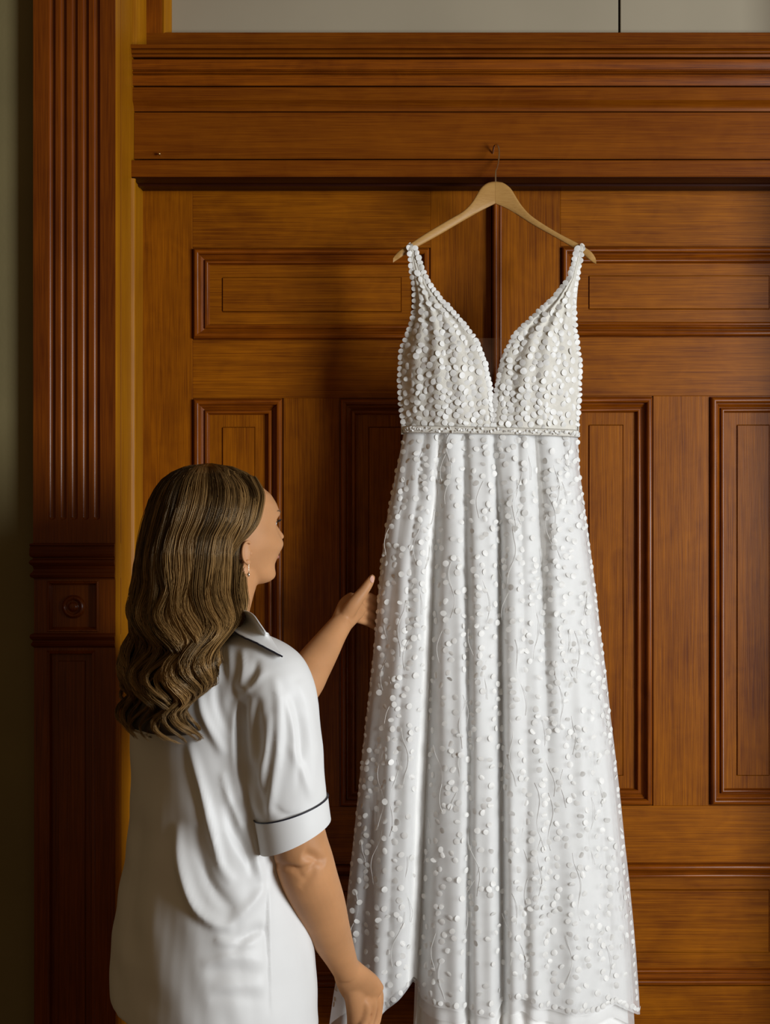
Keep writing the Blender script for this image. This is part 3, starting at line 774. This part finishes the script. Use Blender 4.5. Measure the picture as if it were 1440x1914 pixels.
# right arm: outline from the picture
ya = [-.72, -.715, -.71, -.69, -.665, -.635, -.60, -.585]
ra = [(SHR, .044), (P(535, 1400, -.735), .046), (P(549, 1520, -.73), .047), (P(560, 1572, -.725), .0475), (P(569, 1610, -.72), .0500), (P(579, 1645, -.705), .0495), (P(597, 1692, -.675), .0460), (P(615, 1740, -.64), .0385), (P(636, 1787, -.60), .0290), (P(648, 1815, -.575), .0245)]
body.append(limb([a for a, _ in ra], [(r*.97, r) for _, r in ra]))
# right hand: back of the hand, curled fingers, thumb
body.append(limb([P(646, 1808, -.58), P(658, 1826, -.565), P(674, 1845, -.54), P(690, 1862, -.52)], [(.021, .025), (.022, .032), (.022, .037), (.018, .034)], 20))
def finger(pts, rad): 
    p = smooth_path(pts, 5); r = smooth_path([(x,) for x in rad], 5)[:, 0]
    v = tube([Vector(q) for q in p], list(r), 14)
    s0, s1 = Vector(p[-1]), r[-1]
    u = bmesh.new(); bmesh.ops.create_icosphere(u, subdivisions=2, radius=s1); bmesh.ops.translate(u, vec=s0, verts=u.verts)
    u.verts.ensure_lookup_table(); vv = [tuple(x.co) for x in u.verts]; ff = [tuple(x.index for x in q.verts) for q in u.faces]; u.free()
    return [v, (vv, ff)]
body += finger([P(690, 1846, -.51), P(706, 1852, -.493), P(707, 1888, -.478), P(698, 1922, -.488), P(676, 1932, -.505)], [.011, .0105, .0095, .0088, .0078])
body += finger([P(688, 1854, -.525), P(703, 1862, -.512), P(703, 1898, -.502), P(690, 1932, -.510), P(668, 1940, -.525)], [.011, .0105, .0095, .0088, .0078])
body += finger([P(682, 1860, -.54), P(696, 1872, -.532), P(692, 1906, -.525), P(680, 1938, -.535), P(660, 1942, -.545)], [.0105, .010, .009, .0083, .0075])
body += finger([P(674, 1866, -.552), P(686, 1880, -.55), P(682, 1910, -.545), P(670, 1938, -.55), P(655, 1942, -.56)], [.0095, .009, .008, .0075, .007])
body += finger([P(658, 1838, -.562), P(664, 1868, -.55), P(664, 1898, -.535), P(660, 1916, -.52), P(655, 1924, -.51)], [.017, .019, .016, .012, .010])
# left arm reaching to the dress
la = [(SHL, .050), (Vector((-.325, -.415, 1.215)), .047), (Vector((-.225, -.385, 1.165)), .044), (P(559, 1285, -.365), .042), (P(583, 1248, -.335), .0385), (P(606, 1213, -.305), .0325), (P(625, 1184, -.28), .0265), (P(640, 1163, -.262), .0230)]
body.append(limb([a for a, _ in la], [(r, r) for _, r in la]))
body.append(limb([P(638, 1166, -.264), P(648, 1150, -.252), P(658, 1136, -.238), P(670, 1124, -.222)], [(.018, .023), (.018, .027), (.016, .030), (.012, .026)], 20))
body += finger([P(646, 1152, -.262), P(662, 1128, -.268), P(679, 1106, -.266), P(690, 1090, -.262), P(696, 1079, -.258)], [.0165, .0150, .0115, .0098, .0070])
body += finger([P(662, 1118, -.225), P(684, 1114, -.198), P(700, 1119, -.175), P(716, 1128, -.155)], [.010, .0095, .0085, .0072])
body += finger([P(664, 1130, -.222), P(686, 1130, -.195), P(701, 1137, -.172), P(716, 1147, -.152)], [.010, .0095, .0085, .0072])
body += finger([P(662, 1143, -.226), P(684, 1146, -.20), P(699, 1153, -.178), P(712, 1162, -.158)], [.0095, .009, .0082, .007])
body += finger([P(656, 1154, -.232), P(676, 1160, -.21), P(691, 1166, -.19), P(703, 1174, -.172)], [.0090, .0082, .0075, .0065])
# legs and feet, standing on the floor
for sd in (1, -1):
    hx = Vector((CX, CY, 0))+Rd*.085*sd
    body.append(limb([hx+Vector((0, 0, .86)), hx+Vector((0, 0, .62)), hx+Vector((0, 0, .45))+Fd*.01, hx+Vector((0, 0, .30))-Fd*.012, hx+Vector((0, 0, .10))-Fd*.01, hx+Vector((0, 0, .035))-Fd*.01], [(.095, .095), (.074, .074), (.054, .054), (.052, .052), (.033, .033), (.034, .034)]))
    body.append(limb([hx-Fd*.045+Vector((0, 0, .030)), hx+Fd*.02+Vector((0, 0, .038)), hx+Fd*.11+Vector((0, 0, .024)), hx+Fd*.18+Vector((0, 0, .014))], [(.028, .028), (.036, .034), (.040, .021), (.028, .010)], 20))
    for k in range(5):
        b0 = hx+Fd*(.165-.008*k)+Rd*sd*(.030-.0*k-(.0145*(4-k)-.0)+.0)
        body += finger([b0+Vector((0, 0, .013)), b0+Fd*.02+Vector((0, 0, .014)), b0+Fd*(.04-.004*k)+Vector((0, 0, .010))], [.0095-.0007*k, .0095-.0007*k, .0075-.0006*k])
V, Fc = merge(body)
bme = voxel(V, Fc, .0026); lap(bme, 4, .5)
# elbow hollow and creases of the near arm
fold(bme, [([(566, 1596), (587, 1603), (610, 1612)], 10, -.0075), ([(500, 1612), (535, 1622), (568, 1624), (600, 1608)], 5, -.0055), ([(590, 1615), (580, 1640), (560, 1660)], 8, -.003), ([(520, 1612), (550, 1624), (575, 1650)], 6, -.002), ([(560, 1596), (562, 1606), (566, 1616)], 10, .0008)])
lap(bme, 2, .4)
bme.materials.clear(); body_o = finish('body', bme, skin, pe, 180); body_bvh = BVHTree.FromObject(body_o, bpy.context.evaluated_depsgraph_get())
def onto(bvh, px, py, off=.001):
    o = Vector((0, -CD, CZ)); dvec = (P(px, py, 0)-o).normalized(); h = bvh.ray_cast(o, dvec)
    return (h[0]+h[1]*off, h[1]) if h[0] else (None, None)
# nail of the thumb
def nail(c, n, along, a, b_):
    n = n.normalized(); al = (along-n*along.dot(n)).normalized(); sd = n.cross(al); V = [tuple(c+n*.0012)]; Fc = []
    for k in range(14):
        an = 2*PI*k/14; V.append(tuple(c+al*a*math.cos(an)+sd*b_*math.sin(an)+n*(.0006-.0014*math.sin(an)**2)))
        Fc.append((0, 1+k, 1+(k+1) % 14))
    return mesh_obj('fingernail', V, Fc, nail_m, pe, 180)
c, n = onto(body_bvh, 696, 1083, .0003)
if c: nail(c, n, P(697, 1072, -.25)-P(694, 1090, -.25), .0078, .0045)
# face details
def hpos(f, s, z): return Vector((HC.x, HC.y, z))+Fh*f+Rh*s
for sd in (1, -1):
    u = bmesh.new(); bmesh.ops.create_uvsphere(u, u_segments=24, v_segments=16, radius=.0112)
    bmesh.ops.translate(u, vec=hpos(.0725, .030*sd, 1.5405), verts=u.verts); me = bpy.data.meshes.new('eye'); u.to_mesh(me); u.free(); finish('eye', me, eye_m, pe, 180)
    lid = [[hpos(.0725+.0124*math.cos(el)*math.cos(az), (.030+.0124*math.cos(el)*math.sin(az))*sd, 1.5405+.0124*math.sin(el)) for az in np.linspace(-1.6, 1.6, 17)] for el in np.linspace(.08, 1.5, 9)]
    mesh_obj('eyelid', [p for q in lid for p in q], grid_faces(9, 17), skin, pe, 180)
    parts = []
    for k in range(22):
        t = k/21; ang = (t-.5)*1.9
        b0 = hpos(.0725+.0122*math.cos(ang), (.030+.0122*math.sin(ang))*sd, 1.5418)
        tip = b0+Fh*.0085*math.cos(ang)+Rh*sd*.0085*math.sin(ang)+Vector((0, 0, .005))
        parts.append(tube([b0, (b0+tip)/2-Vector((0, 0, .0012)), tip], [.0007, .0005, .0002], 5))
    parts.append(tube([hpos(.0725+.0122*math.cos(a), (.030+.0122*math.sin(a))*sd, 1.5418) for a in np.linspace(-1, 1.15, 10)], .0009, 6))
    v, f = merge(parts); mesh_obj('eyelashes', v, f, lash_m, pe, 60)
    br = []
    for t in np.linspace(0, 1, 9):
        s0 = (.014+.036*t)*sd; loc, no_, _, _ = body_bvh.find_nearest(hpos(.10-.02*t*t*1.4, s0, 1.5585+.004*math.sin(t*PI*.8)))
        br.append(loc+no_*.0002)
    v, f = tube(br, [.0009, .0016, .0019, .0019, .0018, .0016, .0013, .001, .0006], 8); mesh_obj('eyebrow', v, f, plain('brow_hair', (.12, .065, .03), .7) if sd == 1 else bpy.data.materials['brow_hair'], pe, 60)
    # ear
    hit = body_bvh.ray_cast(hpos(.004, .2*sd, 1.489), -Rh*sd)[0]; base = hit+Rh*sd*.001
    Zv = Vector((0, 0, 1)); ear = []
    u = bmesh.new(); bmesh.ops.create_icosphere(u, subdivisions=3, radius=1)
    ear.append(([base+Fh*(v_.co.x*.0095)+Rh*sd*(v_.co.y*.0030+.0035)+Zv*(v_.co.z*.018) for v_ in u.verts], [tuple(q.index for q in p_.verts) for p_ in u.faces]))
    ear.append(([base+Fh*(v_.co.x*.0052+.003)+Rh*sd*(v_.co.y*.0036+.0045)+Zv*(v_.co.z*.006-.0175) for v_ in u.verts], [tuple(q.index for q in p_.verts) for p_ in u.faces]))
    ear.append(([base+Fh*(v_.co.x*.0035+.0085)+Rh*sd*(v_.co.y*.003+.004)+Zv*(v_.co.z*.0045-.002) for v_ in u.verts], [tuple(q.index for q in p_.verts) for p_ in u.faces]))
    u.free()
    ear.append(tube([base+Zv*(.0185*math.sin(a_))-Fh*(.0105*math.cos(a_)-.001)+Rh*sd*(.0075+.002*math.cos(a_)) for a_ in np.linspace(-1.35, 2.2, 18)], .0026, 10))
    v, f = merge(ear); em = voxel(v, f, .0009); lap(em, 4); em.materials.clear(); finish('ear', em, skin, pe, 180)
    ep = base+Fh*.003+Rh*sd*.008-Zv*.025; v, f = tube([ep+Vector((0, 0, z)) for z in (.004, 0, -.010, -.012, -.014, -.016, -.018)], [.0004, .0004, .0004, .0016, .0022, .0016, .0004], 10); mesh_obj('earring', v, f, steel, pe, 60)
lp = [hpos(.1005-.012*abs(s/.02)**2, s, 1.4885-.0015*abs(s/.02)+.003*abs(s/.02)**2) for s in np.linspace(-.022, .022, 13)]
v1 = tube(lp, [.0008]+[.003]*11+[.0008], 8); lp2 = [hpos(.0985-.012*abs(s/.02)**2, s, 1.477+.004*abs(s/.02)**2) for s in np.linspace(-.02, .02, 13)]
v, f = merge([v1, tube(lp2, [.0008]+[.0036]*11+[.0008], 8)]); mesh_obj('lips', v, f, lip_m, pe, 180)

# ---- shirt
hemz = lambda c, s: -.035*max(0, c)*(1 if s < .6 else .5)+.012*max(0, -c)
T = []
for z, w, f, b_, fo, ro in ((1.372, .066, .062, .062, 0, 0), (1.360, .082, .066, .07, 0, 0), (1.345, .115, .080, .085, 0, 0), (1.325, .152, .095, .105, 0, 0), (1.30, .178, .105, .118, 0, 0), (1.25, .186, .125, .128, 0, 0), (1.18, .182, .145, .132, 0, 0), (1.10, .180, .148, .130, 0, 0), (1.00, .188, .145, .130, 0, 0), (.92, .200, .148, .138, 0, 0), (.85, .212, .152, .150, 0, 0), (.78, .222, .158, .160, 0, 0), (.72, .226, .162, .164, 0, 0), (.665, .228, .164, .165, 0, 0)):
    k = max(0, min(1, (1.0-z)/.25)); T.append(oring(z, w, f, b_, fo, ro, zfun=(lambda c, s, k=k: hemz(c, s)*k)))
T.append(oring(.665, .216, .152, .153, zfun=hemz)); T.append(oring(.70, .214, .150, .151, zfun=hemz))
sl = [(SHR-Rd*.08+Vector((0, 0, -.002)), .050), (SHR-Rd*.02+Vector((0, 0, -.006)), .058), (P(512, 1275, -.735), .0635), (P(524, 1325, -.738), .065), (P(533, 1395, -.738), .0645), (P(539, 1460, -.738), .0635), (P(545, 1515, -.735), .062), (P(552, 1562, -.732), .0615)]
def sleeve(sl, tiltv, up):
    p = smooth_path([a for a, _ in sl], 6); r = smooth_path([(x,) for _, x in sl], 6)[:, 0]; n = len(p); rings = []
    for i in range(n):
        t = Vector(p[min(i+1, n-1)]-p[max(i-1, 0)]).normalized(); k = max(0, (i/(n-1)-.55)/.45)
        t = (t+Vector(tiltv)*k).normalized(); u = (Vector(up)-t*Vector(up).dot(t)).normalized(); v_ = t.cross(u)
        rings.append([Vector(p[i])+u*r[i]*math.cos(2*PI*j/40)+v_*r[i]*math.sin(2*PI*j/40) for j in range(40)])
    last = rings[-1]; c = sum(last, Vector())/40
    rings.append([c+(q-c)*.90 for q in last]); inn = [c+(q-c)*.88-t*.03 for q in last]; rings.append(inn)
    return loft(rings), rings
(slr, slr_rings) = sleeve(sl, (.30, 0, 0), (0, 1, 0))
sl2 = [(SHL+Rd*.05+Vector((0, 0, -.02)), .060), (SHL+Vector((.0, .01, -.01)), .062), (Vector((-.355, -.432, 1.24)), .063), (Vector((-.305, -.412, 1.20)), .062), (Vector((-.262, -.398, 1.175)), .061)]
(sll, _) = sleeve(sl2, (0, 0, 0), (0, .3, 1))
V, Fc = merge([loft(T), slr, sll])
sme = voxel(V, Fc, .0042); lap(sme, 6, .5)
fold(sme, [
    ([(352, 1385), (366, 1430), (381, 1485), (393, 1535), (403, 1580), (414, 1620), (436, 1652)], 9, .013),
    ([(332, 1535), (336, 1590), (349, 1650), (369, 1697), (400, 1724), (440, 1734)], 11, .014),
    ([(365, 1540), (372, 1590), (388, 1645), (412, 1680), (440, 1700)], 12, -.010),
    ([(372, 1290), (380, 1330), (397, 1370), (420, 1412)], 8, .009),
    ([(405, 1270), (408, 1320), (428, 1370)], 8, -.007),
    ([(500, 1250), (468, 1284), (441, 1324), (436, 1382), (440, 1440), (450, 1500)], 6, .007),
    ([(460, 1290), (450, 1340), (452, 1400), (462, 1460)], 8, -.010),
    ([(482, 1300), (478, 1360), (484, 1425)], 9, -.007),
    ([(512, 1262), (522, 1320), (520, 1400), (510, 1480), (500, 1530)], 8, .008),
    ([(505, 1330), (498, 1400), (485, 1480)], 8, .006),
    ([(545, 1300), (560, 1380), (552, 1460), (545, 1500)], 8, -.005),
    ([(570, 1330), (585, 1420), (580, 1500)], 9, .004),
    ([(540, 1390), (560, 1430), (580, 1490)], 6, .004),
    ([(375, 1802), (410, 1795), (440, 1788), (503, 1798)], 10, .004),
    ([(385, 1822), (430, 1815), (500, 1820)], 10, -.0025),
    ([(395, 1846), (440, 1842), (503, 1845)], 10, .003),
    ([(390, 1868), (430, 1864), (500, 1868)], 10, -.002),
    ([(420, 1740), (470, 1690), (500, 1650)], 10, .006),
    ([(430, 1780), (470, 1745), (498, 1735)], 9, -.006),
    ([(400, 1755), (440, 1765), (480, 1760)], 8, .005),
    ([(425, 1500), (440, 1560), (470, 1610)], 10, -.008),
    ([(415, 1440), (430, 1500), (455, 1560)], 7, .006),
    ([(500, 1600), (497, 1700), (500, 1800), (503, 1900)], 2.5, -.003),
    ([(507, 1600), (504, 1700), (507, 1800), (510, 1900)], 3, .002),
    ([(300, 1450), (290, 1600), (285, 1750), (300, 1880)], 22, .004),
    ([(265, 1500), (250, 1650), (245, 1800)], 14, -.003),
    ([(560, 1700), (580, 1780), (600, 1860)], 8, .005),
    ([(528, 1290), (548, 1360), (552, 1440), (546, 1500)], 7, .006),
    ([(470, 1420), (480, 1480), (498, 1530)], 7, -.006),
    ([(455, 1400), (468, 1470), (482, 1530)], 6, .005),
    ([(560, 1270), (580, 1340), (594, 1420)], 9, .004),
    ([(452, 1210), (456, 1250), (448, 1290)], 7, .005),
    ([(480, 1230), (474, 1262), (462, 1284)], 7, -.005),
    ([(425, 1200), (432, 1250), (428, 1310)], 8, .005),
    ([(510, 1505), (530, 1522), (560, 1528)], 5, -.003),
    ([(470, 1560), (480, 1610), (492, 1650)], 7, .005),
    ([(446, 1545), (462, 1590), (474, 1640)], 7, -.005),
])
co = get_co(sme); no = get_no(sme)
w_ = .0012*np.sin(co[:, 2]*55+co[:, 0]*60+2*np.sin(co[:, 0]*24))*np.sin(co[:, 0]*42-co[:, 2]*18)
set_co(sme, co+no*w_[:, None]); lap(sme, 2, .5)
sme.materials.clear(); shirt = finish('pyjama_shirt', sme, satin, pe, 180)
sbvh = BVHTree.FromObject(shirt, bpy.context.evaluated_depsgraph_get())
# cuff band and its piping
def ring_at(rings_i, scale, shift=Vector()):
    r = rings_i; c = sum(r, Vector())/len(r); return [c+(q-c)*scale+shift for q in r]
n = len(slr_rings)-3
c1, c0 = slr_rings[n], slr_rings[n-7]
def lerp_ring(t, sc):
    r = [a.lerp(b_, t) for a, b_ in zip(c0, c1)]; return ring_at(r, sc)
R_ = [lerp_ring(t, s) for t, s in ((.05, 1.0), (.06, 1.055), (.5, 1.065), (.98, 1.085), (1.02, 1.08), (1.02, 1.02), (.9, 1.0))]
v, f = loft(R_, False); cuff = mesh_obj('cuff', v, f, satin, shirt, 50); recalc(cuff.data)
rr = lerp_ring(.04, 1.06); v, f = tube(rr+[rr[0], rr[1]], .0014, 8); mesh_obj('piping', v, f, pipe_m, shirt, 60)
# collar: near-side lapel lying over the shoulder
up_ = [(420, 1148), (440, 1143), (458, 1142), (473, 1149), (487, 1168), (504, 1193), (527, 1229)]
lo_ = [(400, 1176), (416, 1181), (432, 1186), (455, 1198), (478, 1210), (500, 1222), (526, 1235)]
up_s, lo_s = smooth_path(up_, 5), smooth_path(lo_, 5); V = []; K = 9; ylast = -.64
for i in range(len(up_s)):
    for k in range(K):
        t = k/(K-1); q = up_s[i]*(1-t)+lo_s[i]*t
        c, nn = onto(sbvh, q[0], q[1], .003+.011*t)
        if c is None or c.y > -.5: c = P(q[0], q[1], ylast)
        else: ylast = c.y
        V.append(c)
V = np.array([list(q) for q in V]).reshape(len(up_s), K, 3)
for _ in range(30):
    V[1:-1, 1:-1] = .5*V[1:-1, 1:-1]+.125*(V[2:, 1:-1]+V[:-2, 1:-1]+V[1:-1, 2:]+V[1:-1, :-2])
col = mesh_obj('collar', V.reshape(-1, 3), grid_faces(len(up_s), K), satin, shirt, 180)
md = col.modifiers.new('thickness', 'SOLIDIFY'); md.thickness = .0025; md.offset = -1 if False else 0
v, f = tube([Vector(q)+Vector((0, -.002, -.0008)) for q in V[:, -1]], .0016, 8); mesh_obj('piping', v, f, pipe_m, shirt, 60)
# shorts under the shirt
parts = [loft([oring(z, w, f, b_) for z, w, f, b_ in ((.80, .205, .14, .145), (.72, .205, .14, .145), (.64, .20, .135, .14), (.60, .17, .10, .10))])]
for sd in (1, -1):
    hx = Vector((CX, CY, 0))+Rd*.09*sd; parts.append(limb([hx+Vector((0, 0, .70)), hx+Vector((0, 0, .6)), hx+Vector((0, 0, .48))], [(.108, .108), (.110, .110), (.112, .112)]))
v, f = merge(parts); shm = voxel(v, f, .008); lap(shm, 4); shm.materials.clear(); finish('pyjama_shorts', shm, satin, pe, 180)

# ---- hair
HL = np.array([  # py, left, right, Y centre, depth ratio
    (867, 384, 392, -.585, 1.0), (870, 352, 425, -.585, 1.0), (880, 328, 452, -.585, 1.0), (895, 308, 474, -.585, 1.0), (912, 295, 488, -.585, .98), (930, 286, 493, -.585, .96),
    (950, 279, 492, -.588, .95), (975, 271, 484, -.592, .94), (1000, 265, 466, -.598, .93), (1030, 259, 458, -.602, .92), (1060, 252, 459, -.608, .90), (1090, 249, 459, -.618, .84),
    (1120, 246, 456, -.632, .74), (1150, 236, 450, -.65, .64), (1176, 226, 438, -.672, .56), (1205, 224, 428, -.688, .50), (1235, 227, 414, -.70, .46), (1265, 226, 396, -.705, .45), (1295, 220, 376, -.708, .45),
    (1325, 220, 368, -.710, .45), (1350, 228, 372, -.712, .44), (1375, 245, 368, -.712, .42), (1398, 275, 345, -.712, .38)], float)
def hair_pos(phi, s, lev, wave, lockph):
    """phi angle, s shell, lev 0..1 along the length (arrays)"""
    py = 867+(1398-867)*lev
    L = np.interp(py, HL[:, 0], HL[:, 1]); R = np.interp(py, HL[:, 0], HL[:, 2]); Yc = np.interp(py, HL[:, 0], HL[:, 3]); k = np.interp(py, HL[:, 0], HL[:, 4])
    d = CD+Yc; e = (R-L)/2*d/F_PX; xc = ((L+R)/2-720)*d/F_PX
    a = e/np.sqrt(Rd.x**2+(Fd.x*k)**2); b_ = k*a
    w = wave*np.interp(py, [1000, 1080, 1160, 1300, 1398], [0, .004, .014, .022, .020])
    ph = (py-1000)*2*PI/np.interp(py, [1000, 1398], [150., 118.])+lockph
    rad = s+0*py
    x = xc+Rd.x*a*rad*np.cos(phi)+Fd.x*b_*rad*np.sin(phi)
    y = Yc+Rd.y*a*rad*np.cos(phi)+Fd.y*b_*rad*np.sin(phi)
    # tangential and radial swing
    tx = -Rd.x*np.sin(phi)+Fd.x*np.cos(phi); ty = -Rd.y*np.sin(phi)+Fd.y*np.cos(phi)
    nx = Rd.x*np.cos(phi)+Fd.x*np.sin(phi); ny = Rd.y*np.cos(phi)+Fd.y*np.sin(phi)
    x = x+w*np.sin(ph)*tx+.6*w*np.cos(ph)*nx; y = y+w*np.sin(ph)*ty+.6*w*np.cos(ph)*ny
    return np.stack([x, y, CZ-(py-957)*d/F_PX], -1)
# inner mass
lv = np.r_[np.linspace(0, .1, 12)**1.0, np.linspace(.11, .93, 70)]; rings = []
phs = np.linspace(0, 2*PI, 80, endpoint=False)
for l in lv: rings.append(hair_pos(phs, .86+0*phs, l+0*phs, .9, np.sin(phs*2)*.9+.6*np.cos(phs*3+1)).tolist())
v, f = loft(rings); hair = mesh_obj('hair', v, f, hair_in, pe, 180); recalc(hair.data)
NL, PER, NP = 90, 60, 42
Vs, Ts, Fs = [], [], []
tri = np.array([0, 2*PI/3, 4*PI/3])
tface = np.array([(i*3+j, i*3+(j+1) % 3, (i+1)*3+(j+1) % 3, (i+1)*3+j) for i in range(NP-1) for j in range(3)])
def strand(q, tone, rad=.00058):
    t = np.linspace(0, 1, NP)
    tg = np.gradient(q, axis=0); tg /= np.linalg.norm(tg, axis=1)[:, None]+1e-9
    u = np.cross(tg, np.array([.3, .9, .2])); u /= np.linalg.norm(u, axis=1)[:, None]+1e-9; w_ = np.cross(tg, u)
    r = rad*np.interp(t, [0, .1, .8, 1], [.7, 1, .9, .25])*rng.uniform(.7, 1.25)
    ringp = q[:, None]+r[:, None, None]*(u[:, None]*np.cos(tri)[None, :, None]+w_[:, None]*np.sin(tri)[None, :, None])
    Fs.append(tface+len(Vs)*NP*3); Vs.append(ringp.reshape(-1, 3)); Ts.append(np.repeat(np.clip(tone, .02, 1), 3))
for lk in range(NL):
    phl = 2*PI*(lk+rng.uniform(-.35, .35))/NL*1.0; shell = rng.uniform(.89, 1.0); wdt = 2*PI/NL*rng.uniform(1.0, 2.0)
    lph = math.sin(phl*2)*.9+.6*math.cos(phl*3+1)+rng.normal(0, .30); tone0 = rng.uniform(.08, .62); lend = rng.uniform(.80, 1.0); amp = rng.uniform(.75, 1.5)
    drift = rng.normal(0, .16)
    for st in range(PER):
        dl = rng.normal(0, .5); ds = rng.uniform(-.02, .02)
        l0 = 0 if rng.random() < .8 else rng.uniform(0, .2)
        t = np.linspace(0, 1, NP); lev = l0+(lend-l0-rng.uniform(0, .05))*t
        lev = np.where(lev < .06, .06*(lev/.06)**1.6, lev)
        tight = np.interp(lev, [0, .2, .6, lend], [1.3, 1.2, 1.0, .35])
        phi = phl+wdt*dl*tight+drift*np.clip(lev-.25, 0, 1)
        s_ = shell+ds+.035-.05*dl*dl*np.interp(lev, [0, .35, .8], [.05, .4, 1.0])*.7+rng.normal(0, .006)
        fly = rng.random() < .03
        q = hair_pos(phi, s_+(.05*t if fly else 0), lev, amp, lph+rng.normal(0, .07))
        q += (rng.normal(0, .0012)*np.sin(t*rng.uniform(8, 20)+rng.uniform(0, 6)))[:, None]*np.array([1, .6, .3])
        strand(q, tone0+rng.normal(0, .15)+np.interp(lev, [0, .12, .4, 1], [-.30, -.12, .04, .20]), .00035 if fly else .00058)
# the side sweep: from the parting over the temple and the top of the ear, then back
hb = BVHTree.FromObject(hair, bpy.context.evaluated_depsgraph_get())
GO = np.array([(478, 893), (493, 922), (491, 950), (483, 977), (466, 999), (448, 1014), (434, 1042), (428, 1085), (432, 1125)], float)
GI = np.array([(418, 878), (428, 925), (424, 965), (417, 1000), (408, 1030), (400, 1060), (394, 1100), (390, 1140), (392, 1170)], float)
for lk in range(26):
    w0 = (lk+.5)/26; tone0 = rng.uniform(.1, .6); lift = rng.uniform(.003, .008)
    G = smooth_path(GI*(1-w0)+GO*w0, 6); s_ = np.linspace(0, len(G)-1, NP)
    G = np.c_[np.interp(s_, range(len(G)), G[:, 0]), np.interp(s_, range(len(G)), G[:, 1])]
    ys = []
    for q in G:
        c1_, _ = onto(body_bvh, q[0], q[1], 0); c2_, _ = onto(hb, q[0], q[1], 0)
        c = [p.y for p in (c1_, c2_) if p is not None]; ys.append(min(c) if c else np.nan)
    ys = np.array(ys); ok = ~np.isnan(ys); ys = np.interp(range(NP), np.where(ok)[0], ys[ok])
    ys = np.minimum(ys, np.convolve(np.pad(ys, 3, mode='edge'), np.ones(7)/7, 'valid')); ys = np.convolve(np.pad(ys, 3, mode='edge'), np.ones(7)/7, 'valid')
    for st in range(44):
        dl = rng.normal(0, .5); tt = np.linspace(0, 1, NP); g = G+np.c_[dl*3.2+0*tt, rng.normal(0, 1.2)+0*tt]*np.interp(tt, [0, .3, 1], [1, .9, 1.4])[:, None]
        Y = ys-lift-.004*np.sin(PI*tt)+.0025*dl*dl+rng.normal(0, .0008)
        d = CD+Y; q = np.c_[(g[:, 0]-720)*d/F_PX, Y, CZ-(g[:, 1]-957)*d/F_PX]
        strand(q, tone0+rng.normal(0, .14)+np.interp(tt, [0, .3, 1], [-.25, .05, .1]))
Vs = np.concatenate(Vs); Fs = np.concatenate(Fs); Ts = np.concatenate(Ts)
me = bpy.data.meshes.new('hair_strands'); me.vertices.add(len(Vs)); me.vertices.foreach_set('co', Vs.ravel())
me.loops.add(Fs.size); me.loops.foreach_set('vertex_index', Fs.ravel().astype(np.int32)); me.polygons.add(len(Fs)); me.polygons.foreach_set('loop_start', np.arange(0, Fs.size, 4, dtype=np.int32))
me.update(calc_edges=True); me.validate()
at = me.attributes.new('tone', 'FLOAT', 'POINT'); at.data.foreach_set('value', Ts.astype(np.float32))
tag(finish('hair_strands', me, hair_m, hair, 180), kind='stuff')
